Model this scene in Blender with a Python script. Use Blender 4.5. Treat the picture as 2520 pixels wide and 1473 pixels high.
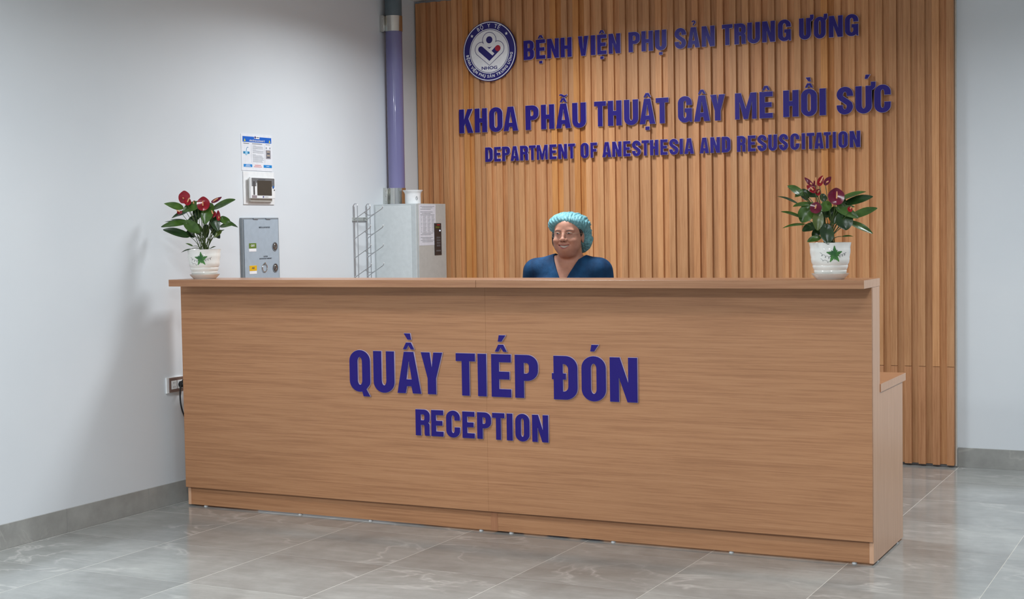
import bpy, bmesh, math, random
import numpy as np
from mathutils import Vector, Matrix
PI = math.pi
S = bpy.context.scene
for o in list(bpy.data.objects): bpy.data.objects.remove(o)

# ------------------------------------------------------------------ camera
CAMP = dict(f=3603.43, yaw=0.4663, pitch=-0.0480, roll=-0.0165, loc=(4.9953, -6.0659, 1.4308))
cd = bpy.data.cameras.new('camera'); cam = bpy.data.objects.new('camera', cd); S.collection.objects.link(cam)
cd.sensor_fit = 'HORIZONTAL'; cd.sensor_width = 36.0; cd.lens = CAMP['f'] / 2520 * 36.0
cd.clip_start = 0.05; cd.clip_end = 100
_y, _p, _r = CAMP['yaw'], CAMP['pitch'], CAMP['roll']
_f = Vector((-math.sin(_y)*math.cos(_p), math.cos(_y)*math.cos(_p), math.sin(_p)))
_ri = Vector((math.cos(_y), math.sin(_y), 0)); _up = _ri.cross(_f)
_R = _ri*math.cos(_r) + _up*math.sin(_r); _U = -_ri*math.sin(_r) + _up*math.cos(_r)
m = Matrix((( _R.x, _U.x, -_f.x, CAMP['loc'][0]), (_R.y, _U.y, -_f.y, CAMP['loc'][1]), (_R.z, _U.z, -_f.z, CAMP['loc'][2]), (0,0,0,1)))
cam.matrix_world = m
S.camera = cam

# ------------------------------------------------------------------ world, lights, exposure
w = bpy.data.worlds.new('world'); S.world = w; w.use_nodes = True
bg = w.node_tree.nodes['Background']; bg.inputs[0].default_value = (0.80, 0.88, 1.0, 1); bg.inputs[1].default_value = 0.42
S.view_settings.view_transform = 'Standard'; S.view_settings.look = 'None'; S.view_settings.gamma = 1
S.view_settings.exposure = 0.0
S.view_settings.use_curve_mapping = False
def area(name, x, y, z, sx, sy, power, col=(.90, .955, 1.0), spread=180, rot=(0, 0, 0)):
    l = bpy.data.lights.new(name, 'AREA'); l.shape = 'RECTANGLE'; l.size = sx; l.size_y = sy
    l.energy = power; l.color = col; l.spread = math.radians(spread)
    o = bpy.data.objects.new(name, l); o.location = (x, y, z); o.rotation_euler = rot; S.collection.objects.link(o)
    return o
PW = 50
area('ceiling_panel_light', 1.38, 1.15, 2.985, .6, .6, PW*1.15, spread=158)
area('ceiling_panel_light', 4.9, .8, 2.985, .6, .6, PW*.85, spread=158)
area('ceiling_panel_light', 1.38, -2.1, 2.985, .6, .6, PW*.78, spread=158)
area('ceiling_panel_light', 4.5, -2.3, 2.985, .6, .6, PW*.45, spread=158)
area('ceiling_panel_light', 1.38, -5.4, 2.985, .6, .6, PW*2.2)
area('ceiling_panel_light', 4.5, -5.6, 2.985, .6, .6, PW*3.1)

# ------------------------------------------------------------------ helpers
def tag(o, label=None, cat=None, group=None, kind=None):
    if label: o['label'] = label
    if cat: o['category'] = cat
    if group: o['group'] = group
    if kind: o['kind'] = kind
    return o
def empty(name, loc, label, cat, group=None, rz=0):
    o = bpy.data.objects.new(name, None); o.empty_display_size = .05; o.location = loc; o.rotation_euler = (0, 0, rz)
    S.collection.objects.link(o); return tag(o, label, cat, group)
def link(name, me, mat=None, parent=None, smooth=False, label=None):
    if mat is not None:
        for k in (mat if isinstance(mat, (list, tuple)) else [mat]): me.materials.append(k)
    if smooth:
        for p in me.polygons: p.use_smooth = True
    o = bpy.data.objects.new(name, me); S.collection.objects.link(o)
    if parent: o.parent = parent
    if label: o['label'] = label
    return o
class MB:
    def __init__(s): s.bm = bmesh.new()
    def box(s, x0, x1, y0, y1, z0, z1, bev=0, mi=0):
        vs = [s.bm.verts.new((x, y, z)) for x in (x0, x1) for y in (y0, y1) for z in (z0, z1)]
        fs = [s.bm.faces.new([vs[i] for i in q]) for q in ((0,1,3,2),(4,6,7,5),(0,4,5,1),(2,3,7,6),(0,2,6,4),(1,5,7,3))]
        for f in fs: f.material_index = mi
        if bev:
            es = list({e for f in fs for e in f.edges})
            bmesh.ops.bevel(s.bm, geom=es, offset=bev, segments=2, profile=.5, affect='EDGES', material=-1)
        return s
    def lathe(s, prof, c=(0,0,0), n=48, axis='Z', mi=0, a0=0):
        rings = []
        for r, z in prof:
            ring = []
            for i in range(n):
                a = a0 + 2*PI*i/n
                p = (r*math.cos(a), r*math.sin(a), z)
                if axis == 'X': p = (z, p[0], p[1])
                if axis == 'Y': p = (p[0], z, p[1])
                ring.append(s.bm.verts.new((p[0]+c[0], p[1]+c[1], p[2]+c[2])))
            rings.append(ring)
        for a, b in zip(rings, rings[1:]):
            for i in range(n):
                f = s.bm.faces.new((a[i], a[(i+1) % n], b[(i+1) % n], b[i])); f.material_index = mi
        for ring in (rings[0], rings[-1]):
            f = s.bm.faces.new(ring); f.material_index = mi
        return s
    def tube(s, pts, r, n=8, mi=0, closed=False, rs=None):
        pts = [Vector(p) for p in pts]; N = len(pts); rings = []
        prev = None
        for i, p in enumerate(pts):
            t = (pts[(i+1) % N]-pts[i-1]) if closed else (pts[min(i+1, N-1)]-pts[max(i-1, 0)])
            t.normalize()
            if prev is None: u = t.orthogonal().normalized()
            else:
                u = prev - t*prev.dot(t)
                u = u.normalized() if u.length > 1e-6 else t.orthogonal().normalized()
            prev = u; v = t.cross(u); rr = rs[i] if rs else r
            rings.append([s.bm.verts.new(p + (u*math.cos(2*PI*k/n)+v*math.sin(2*PI*k/n))*rr) for k in range(n)])
        pairs = list(zip(rings, rings[1:])) + ([(rings[-1], rings[0])] if closed else [])
        for a, b in pairs:
            for k in range(n):
                f = s.bm.faces.new((a[k], a[(k+1) % n], b[(k+1) % n], b[k])); f.material_index = mi
        if not closed:
            for rg in (rings[0][::-1], rings[-1]):
                f = s.bm.faces.new(rg); f.material_index = mi
        return s
    def grid(s, P, mi=0):
        v = [[s.bm.verts.new(q) for q in row] for row in P]
        for i in range(len(P)-1):
            for j in range(len(P[0])-1):
                f = s.bm.faces.new((v[i][j], v[i+1][j], v[i+1][j+1], v[i][j+1])); f.material_index = mi
        return s
    def build(s, name, mat, parent=None, smooth=False, label=None, norm=True):
        if norm: bmesh.ops.recalc_face_normals(s.bm, faces=s.bm.faces)
        me = bpy.data.meshes.new(name); s.bm.to_mesh(me); s.bm.free()
        o = link(name, me, mat, parent, False, label)
        if smooth:
            for p in me.polygons: p.use_smooth = True
            try: me.set_sharp_from_angle(angle=math.radians(40))
            except Exception: pass
        return o

# ------------------------------------------------------------------ materials
def srgb(r, g, b):
    f = lambda c: (c/255/12.92) if c/255 <= .04045 else ((c/255+.055)/1.055)**2.4
    return (f(r), f(g), f(b), 1)
class NT:
    def __init__(s, name):
        s.m = bpy.data.materials.new(name); s.m.use_nodes = True; s.t = s.m.node_tree; s.b = s.t.nodes['Principled BSDF']
    def n(s, typ, **kw):
        nd = s.t.nodes.new(typ)
        for k, v in kw.items():
            if isinstance(k, str) and hasattr(nd, k) and not k.startswith('i_'): setattr(nd, k, v)
        return nd
    def l(s, a, b): s.t.links.new(a, b)
    def math(s, op, a, b=None, c=None):
        nd = s.t.nodes.new('ShaderNodeMath'); nd.operation = op
        for i, v in enumerate((a, b, c)):
            if v is None: continue
            if hasattr(v, 'default_value') or hasattr(v, 'is_linked'): s.l(v, nd.inputs[i])
            else: nd.inputs[i].default_value = v
        return nd.outputs[0]
    def mapping(s, scale, loc=(0,0,0), coord='Object'):
        tc = s.n('ShaderNodeTexCoord'); mp = s.n('ShaderNodeMapping'); mp.inputs['Scale'].default_value = scale; mp.inputs['Location'].default_value = loc
        s.l(tc.outputs[coord], mp.inputs[0]); return mp.outputs[0]
    def noise(s, vec, scale, detail=3, rough=.5, dist=0):
        nd = s.n('ShaderNodeTexNoise'); nd.inputs['Scale'].default_value = scale; nd.inputs['Detail'].default_value = detail
        nd.inputs['Roughness'].default_value = rough; nd.inputs['Distortion'].default_value = dist; s.l(vec, nd.inputs['Vector']); return nd.outputs[0]
    def ramp(s, fac, stops, interp='LINEAR'):
        nd = s.n('ShaderNodeValToRGB'); cr = nd.color_ramp; cr.interpolation = interp
        while len(cr.elements) > 1: cr.elements.remove(cr.elements[-1])
        cr.elements[0].position = stops[0][0]; cr.elements[0].color = stops[0][1]
        for p, c in stops[1:]:
            e = cr.elements.new(p); e.color = c
        s.l(fac, nd.inputs[0]); return nd.outputs[0]
    def mix(s, fac, a, b, mode='MIX'):
        nd = s.n('ShaderNodeMix'); nd.data_type = 'RGBA'; nd.blend_type = mode
        for i, v in ((0, fac), (6, a), (7, b)):
            if isinstance(v, (int, float, tuple)): nd.inputs[i].default_value = v
            else: s.l(v, nd.inputs[i])
        return nd.outputs[2]
    def bump(s, h, strength=.2, dist=.01):
        nd = s.n('ShaderNodeBump'); nd.inputs['Strength'].default_value = strength; nd.inputs['Distance'].default_value = dist
        s.l(h, nd.inputs['Height']); s.l(nd.outputs[0], s.b.inputs['Normal'])
    def set(s, rough=.5, metal=0, col=None, spec=.5, **kw):
        s.b.inputs['Roughness'].default_value = rough; s.b.inputs['Metallic'].default_value = metal; s.b.inputs['Specular IOR Level'].default_value = spec
        if col is not None:
            if isinstance(col, tuple): s.b.inputs['Base Color'].default_value = col
            else: s.l(col, s.b.inputs['Base Color'])
        for k, v in kw.items(): s.b.inputs[k].default_value = v
        return s.m
def simple(name, c, rough=.5, metal=0, spec=.5, var=.04, **kw):
    N = NT(name); v = N.mapping((1, 1, 1)); nz = N.noise(v, 35, 3)
    d = tuple(x*(1-var) for x in c[:3])+(1,); u = tuple(min(1, x*(1+var)) for x in c[:3])+(1,)
    return N.set(rough, metal, N.ramp(nz, [(.3, d), (.7, u)]), spec, **kw)

def mat_wall():
    N = NT('white_wall_paint'); v = N.mapping((1, 1, 1))
    a = N.noise(v, 1.3, 3); b = N.noise(v, 160, 2)
    c = N.ramp(a, [(.3, srgb(214, 219, 223)), (.7, srgb(220, 224, 227))])
    N.bump(b, .05, .002); return N.set(.55, 0, c, .35)
def marble_color(N, v, tint=None):
    n1 = N.noise(v, 1.6, 5, .6, .6); n2 = N.noise(v, 9, 6, .65)
    base = N.ramp(n1, [(.30, srgb(142, 142, 138)), (.5, srgb(158, 158, 154)), (.72, srgb(172, 172, 168))])
    fine = N.ramp(n2, [(.3, (.86, .86, .86, 1)), (.7, (1.08, 1.08, 1.08, 1))])
    c = N.mix(1.0, base, fine, 'MULTIPLY')
    # pale veins
    vs = N.mapping((1.0, 2.6, 1.5), (3.1, .7, 0)); n3 = N.noise(vs, 1.15, 4, .55, .9)
    d = N.math('ABSOLUTE', N.math('SUBTRACT', n3, .5))
    vein = N.ramp(d, [(0, (1, 1, 1, 1)), (.006, (.45, .45, .45, 1)), (.02, (0, 0, 0, 1))])
    gate = N.ramp(N.noise(v, 2.3, 2), [(.5, (0, 0, 0, 1)), (.66, (1, 1, 1, 1))])
    vg = N.mix(1.0, vein, gate, 'MULTIPLY')
    k = N.math('MULTIPLY', vg, .35)
    return N.mix(k, c, srgb(205, 202, 196))
def mat_floor():
    N = NT('grey_marble_tile'); tc = N.n('ShaderNodeTexCoord'); sp = N.n('ShaderNodeSeparateXYZ'); N.l(tc.outputs['Object'], sp.inputs[0])
    SX, SY = .598, .5915
    tx = N.math('DIVIDE', N.math('SUBTRACT', sp.outputs[0], .5037), SX); ty = N.math('DIVIDE', N.math('SUBTRACT', sp.outputs[1], -.1699), SY)
    # tile id offsets the marble pattern
    ix = N.math('FLOOR', tx); iy = N.math('FLOOR', ty)
    cb = N.n('ShaderNodeCombineXYZ'); N.l(ix, cb.inputs[0]); N.l(iy, cb.inputs[1])
    wn = N.n('ShaderNodeTexWhiteNoise'); wn.noise_dimensions = '2D'; N.l(cb.outputs[0], wn.inputs['Vector'])
    sc = N.n('ShaderNodeVectorMath'); sc.operation = 'SCALE'; sc.inputs['Scale'].default_value = 7; N.l(wn.outputs['Color'], sc.inputs[0])
    ad = N.n('ShaderNodeVectorMath'); ad.operation = 'ADD'; N.l(tc.outputs['Object'], ad.inputs[0]); N.l(sc.outputs[0], ad.inputs[1])
    v = ad.outputs[0]
    n1 = N.noise(v, 1.6, 5, .6, .6); n2 = N.noise(v, 9, 6, .65)
    base = N.ramp(n1, [(.30, srgb(140, 141, 138)), (.5, srgb(157, 159, 156)), (.72, srgb(175, 177, 173))])
    mq = N.n('ShaderNodeMapping'); mq.inputs['Scale'].default_value = (1.0, 5.0, 1); N.l(v, mq.inputs[0]); n4 = N.noise(mq.outputs[0], 5, 5, .65, .3)
    fine = N.mix(1.0, N.ramp(n2, [(.3, (.90, .90, .90, 1)), (.7, (1.06, 1.06, 1.06, 1))]), N.ramp(n4, [(.3, (.90, .90, .90, 1)), (.7, (1.08, 1.08, 1.08, 1))]), 'MULTIPLY')
    c = N.mix(1.0, base, fine, 'MULTIPLY')
    mp = N.n('ShaderNodeMapping'); mp.inputs['Scale'].default_value = (1.0, 2.0, 1); mp.inputs['Rotation'].default_value = (0, 0, .7); N.l(v, mp.inputs[0])
    n3 = N.noise(mp.outputs[0], 1.3, 4, .55, .7)
    d = N.math('ABSOLUTE', N.math('SUBTRACT', n3, .5))
    vein = N.ramp(d, [(0, (1, 1, 1, 1)), (.008, (.5, .5, .5, 1)), (.026, (0, 0, 0, 1))])
    gate = N.ramp(N.noise(v, 2.0, 2), [(.44, (0, 0, 0, 1)), (.62, (1, 1, 1, 1))])
    k = N.math('MULTIPLY', N.mix(1.0, vein, gate, 'MULTIPLY'), .5)
    c = N.mix(k, c, srgb(214, 212, 207))
    # grout
    def line(t, s):
        fr = N.math('FRACT', t); e = N.math('MINIMUM', fr, N.math('SUBTRACT', 1.0, fr)); return N.math('MULTIPLY', e, s)
    g = N.math('LESS_THAN', N.math('MINIMUM', line(tx, SX), line(ty, SY)), .0012)
    gx = N.math('LESS_THAN', line(tx, SX), .0012)
    c = N.mix(N.math('MULTIPLY', g, N.math('ADD', N.math('MULTIPLY', gx, .68), .32)), c, srgb(210, 207, 198))
    N.l(N.math('ADD', N.math('MULTIPLY', g, .4), .13), N.b.inputs['Roughness'])
    mt = N.set(.13, 0, c, .5)
    N.l(N.math('ADD', N.math('MULTIPLY', g, .4), .13), N.b.inputs['Roughness'])
    return mt
def mat_skirt():
    N = NT('grey_marble_skirting'); v = N.mapping((1, 1, 1), (5, 2, 1)); return N.set(.3, 0, marble_color(N, v), .5)
def mat_wood(name, stretch, cols, rough=.42, fine=1.0):
    # stretch: small along the grain
    N = NT(name)
    v = N.mapping(stretch); n1 = N.noise(v, 52, 3, .55, .3); n2 = N.noise(v, 150, 4, .7, .1)
    g = N.math('ADD', N.math('MULTIPLY', n1, .42), N.math('MULTIPLY', n2, .58))
    d_ = tuple(.45*a+.55*b for a, b in zip(cols[0], cols[1])); l_ = tuple(.5*a+.5*b for a, b in zip(cols[2], cols[1]))
    c = N.ramp(g, [(.34, cols[0]), (.45, d_), (.52, cols[1]), (.66, l_)])
    v2 = N.mapping((1, 1, 1)); big = N.noise(v2, .9, 2)
    c = N.mix(1.0, c, N.ramp(big, [(.3, (.95, .95, .96, 1)), (.7, (1.05, 1.04, 1.03, 1))]), 'MULTIPLY')
    N.bump(n2, .06, .001)
    return N.set(rough, 0, c, .4)
WC = (srgb(154, 104, 70), srgb(180, 129, 90), srgb(198, 148, 108))
WS = (srgb(166, 113, 72), srgb(194, 141, 96), srgb(212, 161, 115))
def mat_slat(name, hue):
    N = NT(name); tc = N.n('ShaderNodeTexCoord'); sp = N.n('ShaderNodeSeparateXYZ'); N.l(tc.outputs['Object'], sp.inputs[0])
    t = N.math('FLOOR', N.math('DIVIDE', N.math('SUBTRACT', sp.outputs[0], SL_X1+.0005-.0408), SL_P))
    wn = N.n('ShaderNodeTexWhiteNoise'); wn.noise_dimensions = '1D'; N.l(N.math('ADD', t, hue), wn.inputs['W'])
    v = N.mapping((1, 1, .035)); n2 = N.noise(v, 130, 4, .7, .1); n1 = N.noise(v, 22, 3, .6)
    g = N.math('ADD', N.math('MULTIPLY', n1, .5), N.math('MULTIPLY', n2, .5))
    c = N.ramp(g, [(.33, WS[0]), (.5, WS[1]), (.68, WS[2])])
    per = N.ramp(wn.outputs['Value'], [(0, (.90, .90, .92, 1)), (.25, (1.0, 1.0, 1.0, 1)), (.5, (1.06, 1.03, 1.0, 1)), (.70, (.97, .92, .90, 1)), (.88, (1.03, .90, .62, 1)), (1.0, (1.0, .84, .55, 1))] if hue < 5 else [(0, (.90, .86, .90, 1)), (1, (1.0, .90, .92, 1))], 'CONSTANT')
    c = N.mix(1.0, c, per, 'MULTIPLY')
    N.bump(n2, .08, .001)
    return N.set(.5, 0, c, .35)
SL_X1 = 3.4732; SL_P = .08115; SL_W = .0408; SL_N = 44
M = {}
M['wall'] = mat_wall(); M['floor'] = mat_floor(); M['skirt'] = mat_skirt()
M['ceiling'] = simple('white_ceiling_paint', srgb(225, 225, 222), .7)
WH = (srgb(158, 110, 76), srgb(180, 130, 92), srgb(194, 146, 108))
M['wood_h'] = mat_wood('oak_laminate_horizontal_grain', (.022, 1, 1), WH)
M['wood_y'] = mat_wood('oak_laminate_side_lit', (1, 1, .04), (srgb(202, 156, 122), srgb(214, 169, 136), srgb(222, 180, 150)), .35, .5)  # same oak, lightened so the side faces' grazing highlight sits in the colour
M['wood_v'] = mat_wood('oak_laminate_vertical_grain', (1, 1, .05), (srgb(150, 98, 70), srgb(170, 118, 84), srgb(184, 132, 98)))
M['wood_top'] = mat_wood('oak_laminate_worktop', (.022, 1, 1), (srgb(158, 110, 80), srgb(174, 127, 93), srgb(188, 142, 108)), .3, .6)
M['slat'] = mat_slat('slat_wood', 1.0); M['slat_low'] = mat_slat('slat_wood_lower', 7.0)
M['gap'] = simple('dark_gap', srgb(36, 26, 20), .9)
M['blue'] = simple('deep_blue_acrylic', srgb(31, 14, 114), .42, 0, .3, .02)
M['lilac'] = simple('pale_lilac_acrylic', srgb(206, 196, 222), .3)
M['white'] = simple('white_plastic', srgb(232, 233, 233), .35)
M['navy'] = simple('navy_print', srgb(30, 22, 110), .4)
M['steel'] = simple('brushed_steel', srgb(205, 205, 200), .16, 1.0)
M['wire'] = simple('plated_wire', srgb(185, 187, 190), .3, .8)
M['black'] = simple('black_rubber', srgb(18, 18, 20), .5)
M['pure_white'] = simple('white_print', srgb(238, 238, 240), .5)

# ------------------------------------------------------------------ room
XL, YD = -.1149, 2.7012; ZC = 2.995
def setting(name, mb, mat): return tag(mb.build(name, mat), kind='structure')
setting('floor', MB().box(XL-.1, 9, -9, YD+.1, -.06, 0), M['floor'])
setting('ceiling', MB().box(XL-.1, 9, -9, YD+.1, ZC, ZC+.08), M['ceiling'])
setting('wall_left', MB().box(XL-.12, XL, -9, YD, 0, ZC), M['wall'])
setting('wall_back', MB().box(XL-.12, 9, YD, YD+.12, 0, ZC), M['wall'])
sk = MB()
ys = [-8.4+.5915*i for i in range(30)]
ys = [y - (ys[0]+.1699) % .5915 for y in ys]; ys = [y for y in ys if y < YD-.05]+[YD]
for a, b in zip(ys, ys[1:]): sk.box(XL, XL+.010, a+.0008, b-.0008, .0, .1146, .0006)
setting('baseboard_left', sk, M['skirt'])
sk = MB(); xs = [3.487]+[3.4937+.598*i for i in range(1, 10)]
for a, b in zip(xs, xs[1:]): sk.box(a+.0008, b-.0008, YD-.010, YD, .0, .1146, .0006)
setting('baseboard_back', sk, M['skirt'])
setting('trim_1', MB().box(SL_X1+.001, SL_X1+.010, YD-.014, YD, .004, ZC-.012, .001), simple('beige_trim', srgb(206, 198, 186), .5))

# ------------------------------------------------------------------ slatted cladding
YF = 2.650
cl = empty('slat_wall_cladding', (0, YF, 0), 'floor to ceiling wooden slat cladding covering the wall behind the reception desk', 'wall cladding')
up, lo, bk = MB(), MB(), MB()
ZJ = .588
for i in range(SL_N):
    x1 = SL_X1 - i*SL_P; x0 = max(x1-SL_W, -.103)
    if x1 - x0 < .006: continue
    up.box(x0, x1, 0, .0205, ZJ+.0012, 2.978, .0012); lo.box(x0, x1, 0, .0205, .012, ZJ-.0012, .0012)
up.build('upper_slats', M['slat'], cl); lo.build('lower_slats', M['slat_low'], cl, label='pinker lower run of slats below the joint')
bk.box(-.105, SL_X1-.0006, .0185, .0495, .016, 2.978)
bk.build('backing_board', M['slat'], cl)

# ------------------------------------------------------------------ reception desk
H, T, OY, WT, L, KZ, XM, XC = 1.2, .0348, .1358, .1502, 3.6057, .1037, 1.8003, 1.8244
desk = empty('reception_desk', (0, 0, 0), 'long light oak laminate reception desk with raised counter ledge', 'reception desk')
PT = .018
MB().box(0, XM-.0002, 0, PT, KZ, H-T, .0004).build('front_panel', M['wood_h'], desk)
MB().box(XM+.0002, L, 0, PT, KZ, H-T, .0004).build('front_panel', M['wood_h'], desk)
MB().box(.035, XC-.0006, -OY, WT, H-T, H, .0012).build('counter_ledge', M['wood_top'], desk)
MB().box(XC+.0006, L, -OY, WT, H-T, H, .0012).build('counter_ledge', M['wood_top'], desk)
MB().box(L-.002, L+.0009, -OY+.001, WT-.001, H-T+.001, H-.001).build('edge_band', M['wood_y'], desk, label='pale end edge of the counter ledge')
MB().box(.0, XM-.001, .0235, .0235+PT, .009, KZ).build('toe_kick', M['wood_h'], desk)
MB().box(XM+.036, L-.0185, .0235, .0235+PT, .009, KZ).build('toe_kick', M['wood_h'], desk)
MB().box(XM-.0005, XM+.0355, .0225, .30, .009, KZ).build('divider_panel', M['wood_v'], desk)
def endpanel(x0, x1, mat):
    bm = bmesh.new(); prof = [(PT+.0005, .009), (.5972, .009), (.5972, .7151), (.1452, .7151), (.1452, H-T), (PT+.0005, H-T)]
    a = [bm.verts.new((x0, y, z)) for y, z in prof]; b = [bm.verts.new((x1, y, z)) for y, z in prof]
    bm.faces.new(a); bm.faces.new(b[::-1])
    for i in range(6): bm.faces.new((a[i], b[i], b[(i+1) % 6], a[(i+1) % 6]))
    mb = MB(); mb.bm.free(); mb.bm = bm; return mb.build('side_panel', mat, desk)
endpanel(0, .018, M['wood_y']); endpanel(L-.018, L, M['wood_y'])
MB().box(.019, L-.019, .127, .145, .752, H-T-.001).build('rear_panel', M['wood_h'], desk)
MB().box(.0, XM-.001, .1456, .6503, .7159, .7509, .0012).build('desk_top', M['wood_top'], desk)
MB().box(XM+.001, L+.003, .1456, .6503, .7159, .7509, .0012).build('desk_top', M['wood_top'], desk)
MB().box(L+.002, L+.0038, .1466, .6493, .7169, .7499).build('edge_band', M['wood_y'], desk, label='pale end edge of the lower desk top')
import itertools
for fx in (.10, .70, 1.12, 1.74, 1.90, 2.42, 2.98, 3.52):
    MB().lathe([(.011, 0), (.011, .004), (.008, .005), (.008, .009)], (fx, .038, 0), 16).build('foot', M['white'], desk)
for fy in (.11, .50): MB().lathe([(.011, 0), (.011, .004), (.008, .005), (.008, .009)], (L-.012, fy, 0), 16).build('foot', M['white'], desk)

# ------------------------------------------------------------------ lettering
def arc(cx, cy, rx, ry, a0, a1, n=10):
    return [(cx+rx*math.cos(math.radians(a0+(a1-a0)*i/n)), cy+ry*math.sin(math.radians(a0+(a1-a0)*i/n))) for i in range(n+1)]
def rrect(x0, x1, y0, y1, rx, ry, n=9):
    return arc(x1-rx, y0+ry, rx, ry, -90, 0, n)+arc(x1-rx, y1-ry, rx, ry, 0, 90, n)+arc(x0+rx, y1-ry, rx, ry, 90, 180, n)+arc(x0+rx, y0+ry, rx, ry, 180, 270, n)
def stroke(pts, th, kx):
    # stroke a centreline in a space squeezed by kx so that verticals come out th*kx wide
    P = [(x/kx, y) for x, y in pts]; Lf, Rt = [], []
    for i, (x, y) in enumerate(P):
        a = P[max(i-1, 0)]; b = P[min(i+1, len(P)-1)]; dx, dy = b[0]-a[0], b[1]-a[1]; d = math.hypot(dx, dy) or 1
        nx, ny = -dy/d*th/2, dx/d*th/2
        Lf.append(((x+nx)*kx, y+ny)); Rt.append(((x-nx)*kx, y-ny))
    return Lf+Rt[::-1]
def glyph(c, w, h):
    """contours of a heavy condensed capital, w wide and h tall"""
    tv = min(.228*h, .39*w); th = .185*h; r = w/2; ry = .27*h; iy = .12*h; ir = max(r-tv, .02*h)
    rc = lambda x0, x1, y0, y1: [(x0, y0), (x1, y0), (x1, y1), (x0, y1)]
    if c == 'I': return [rc(0, w, 0, h)]
    if c == 'H': return [[(0, 0), (tv, 0), (tv, .41*h), (w-tv, .41*h), (w-tv, 0), (w, 0), (w, h), (w-tv, h), (w-tv, .59*h), (tv, .59*h), (tv, h), (0, h)]]
    if c == 'T': return [[(w/2-tv/2, 0), (w/2+tv/2, 0), (w/2+tv/2, h-th), (w, h-th), (w, h), (0, h), (0, h-th), (w/2-tv/2, h-th)]]
    if c == 'E': return [[(0, 0), (w, 0), (w, th), (tv, th), (tv, .415*h), (w*.92, .415*h), (w*.92, .595*h), (tv, .595*h), (tv, h-th), (w, h-th), (w, h), (0, h)]]
    if c == 'F': return [[(0, 0), (tv, 0), (tv, .40*h), (w*.9, .40*h), (w*.9, .58*h), (tv, .58*h), (tv, h-th), (w, h-th), (w, h), (0, h)]]
    if c == 'N':
        g = tv*1.0; return [[(0, 0), (tv*.95, 0), (tv*.95, .56*h), (w-g*1.05, 0), (w, 0), (w, h), (w-tv*.95, h), (w-tv*.95, .42*h), (g*1.05, h), (0, h)]]
    if c == 'M':
        tv = min(.2*h, .27*w); return [[(0, 0), (tv*.85, 0), (tv*.85, .70*h), (w/2-tv*.42, 0), (w/2+tv*.42, 0), (w-tv*.85, .70*h), (w-tv*.85, 0), (w, 0), (w, h), (w-tv*1.15, h), (w/2, .38*h), (tv*1.15, h), (0, h)]]
    if c == 'V':
        return [[(w/2-tv*.52, 0), (w/2+tv*.52, 0), (w, h), (w-tv*1.0, h), (w/2, .30*h), (tv*1.0, h), (0, h)]]
    if c == 'Y':
        return [[(w/2-tv/2, 0), (w/2+tv/2, 0), (w/2+tv/2, .38*h), (w, h), (w-tv*1.05, h), (w/2, .62*h), (tv*1.05, h), (0, h), (w/2-tv/2, .38*h)]]
    if c == 'A':
        a = .46*tv; s = tv*1.0
        o = [(0, 0), (s, 0), (s+.058*w, .17*h), (w-s-.058*w, .17*h), (w-s, 0), (w, 0), (w/2+tv*.58, h), (w/2-tv*.58, h)]
        return [o, [(w/2-.115*w, .335*h), (w/2+.115*w, .335*h), (w/2, .80*h)]]
    if c == 'K':
        return [[(0, 0), (tv, 0), (tv, .30*h), (tv*1.28, .41*h), (w-tv*1.08, 0), (w, 0), (w*.66, .60*h), (w*.97, h), (w-tv*1.1, h), (tv, .55*h), (tv, h), (0, h)]]
    if c in 'OQ':
        out = rrect(0, w, -.012*h, 1.012*h, r, ry); inn = rrect(tv, w-tv, th*.85, h-th*.85, ir, iy)
        res = [out, inn]
        if c == 'Q':
            k = [p for p in arc(r, -.012*h+ry, r, ry, -68, -20, 4)]
            out = arc(r, -.012*h+ry, r, ry, -20, 0, 2)+arc(r, 1.012*h-ry, r, ry, 0, 180, 16)+arc(r, -.012*h+ry, r, ry, 180, 282, 10)
            out += [(w*.66, -.12*h), (w*.98, -.12*h), (w*.80, .055*h)]
            res = [out, inn]
        return res
    if c == 'U':
        return [arc(r, -.012*h+ry, r, ry, 180, 360, 18)+[(w, h), (w-tv, h)]+arc(r, th*.9+iy, ir, iy, 360, 180, 12)+[(tv, h), (0, h)]]
    if c in 'CG':
        top = arc(r, 1.012*h-ry, r, ry, 0, 180, 18); bot = arc(r, -.012*h+ry, r, ry, 180, 360, 18)
        itop = arc(r, h-th*.85-iy, ir, iy, 180, 0, 12); ibot = arc(r, th*.85+iy, ir, iy, 360, 180, 12)
        if c == 'C': return [[(w, .64*h)]+top+bot+[(w, .38*h), (w-tv, .38*h)]+ibot+itop+[(w-tv, .64*h)]]
        bot = arc(r, -.012*h+ry, r, ry, 180, 300, 14)
        return [[(w, .66*h)]+top+bot+[(w-tv*.42, .07*h), (w-tv*.36, 0), (w, 0), (w, .54*h), (w*.5, .54*h), (w*.5, .38*h), (w-tv, .38*h)]+ibot+itop+[(w-tv, .66*h)]]
    if c in 'D\u0110':
        x0 = 0 if c == 'D' else .07*w
        ww = w-x0; R_ = min(ww*.5, .30*h)
        out = [(x0, 0)]+arc(w-R_, ry, R_, ry, -90, 0, 9)+arc(w-R_, h-ry, R_, ry, 0, 90, 9)+[(x0, h)]
        iR = max(R_-tv*.8, .02*h); i0 = x0+tv
        if c == 'D': return [out, [(i0, th)]+arc(w-tv-iR, th+iy, iR, iy, -90, 0, 6)+arc(w-tv-iR, h-th-iy, iR, iy, 0, 90, 6)+[(i0, h-th)]]
        out = [(x0, 0)]+arc(w-R_, ry, R_, ry, -90, 0, 9)+arc(w-R_, h-ry, R_, ry, 0, 90, 9)+[(x0, h), (x0, .60*h), (0, .60*h), (0, .46*h), (x0, .46*h)]
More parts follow.
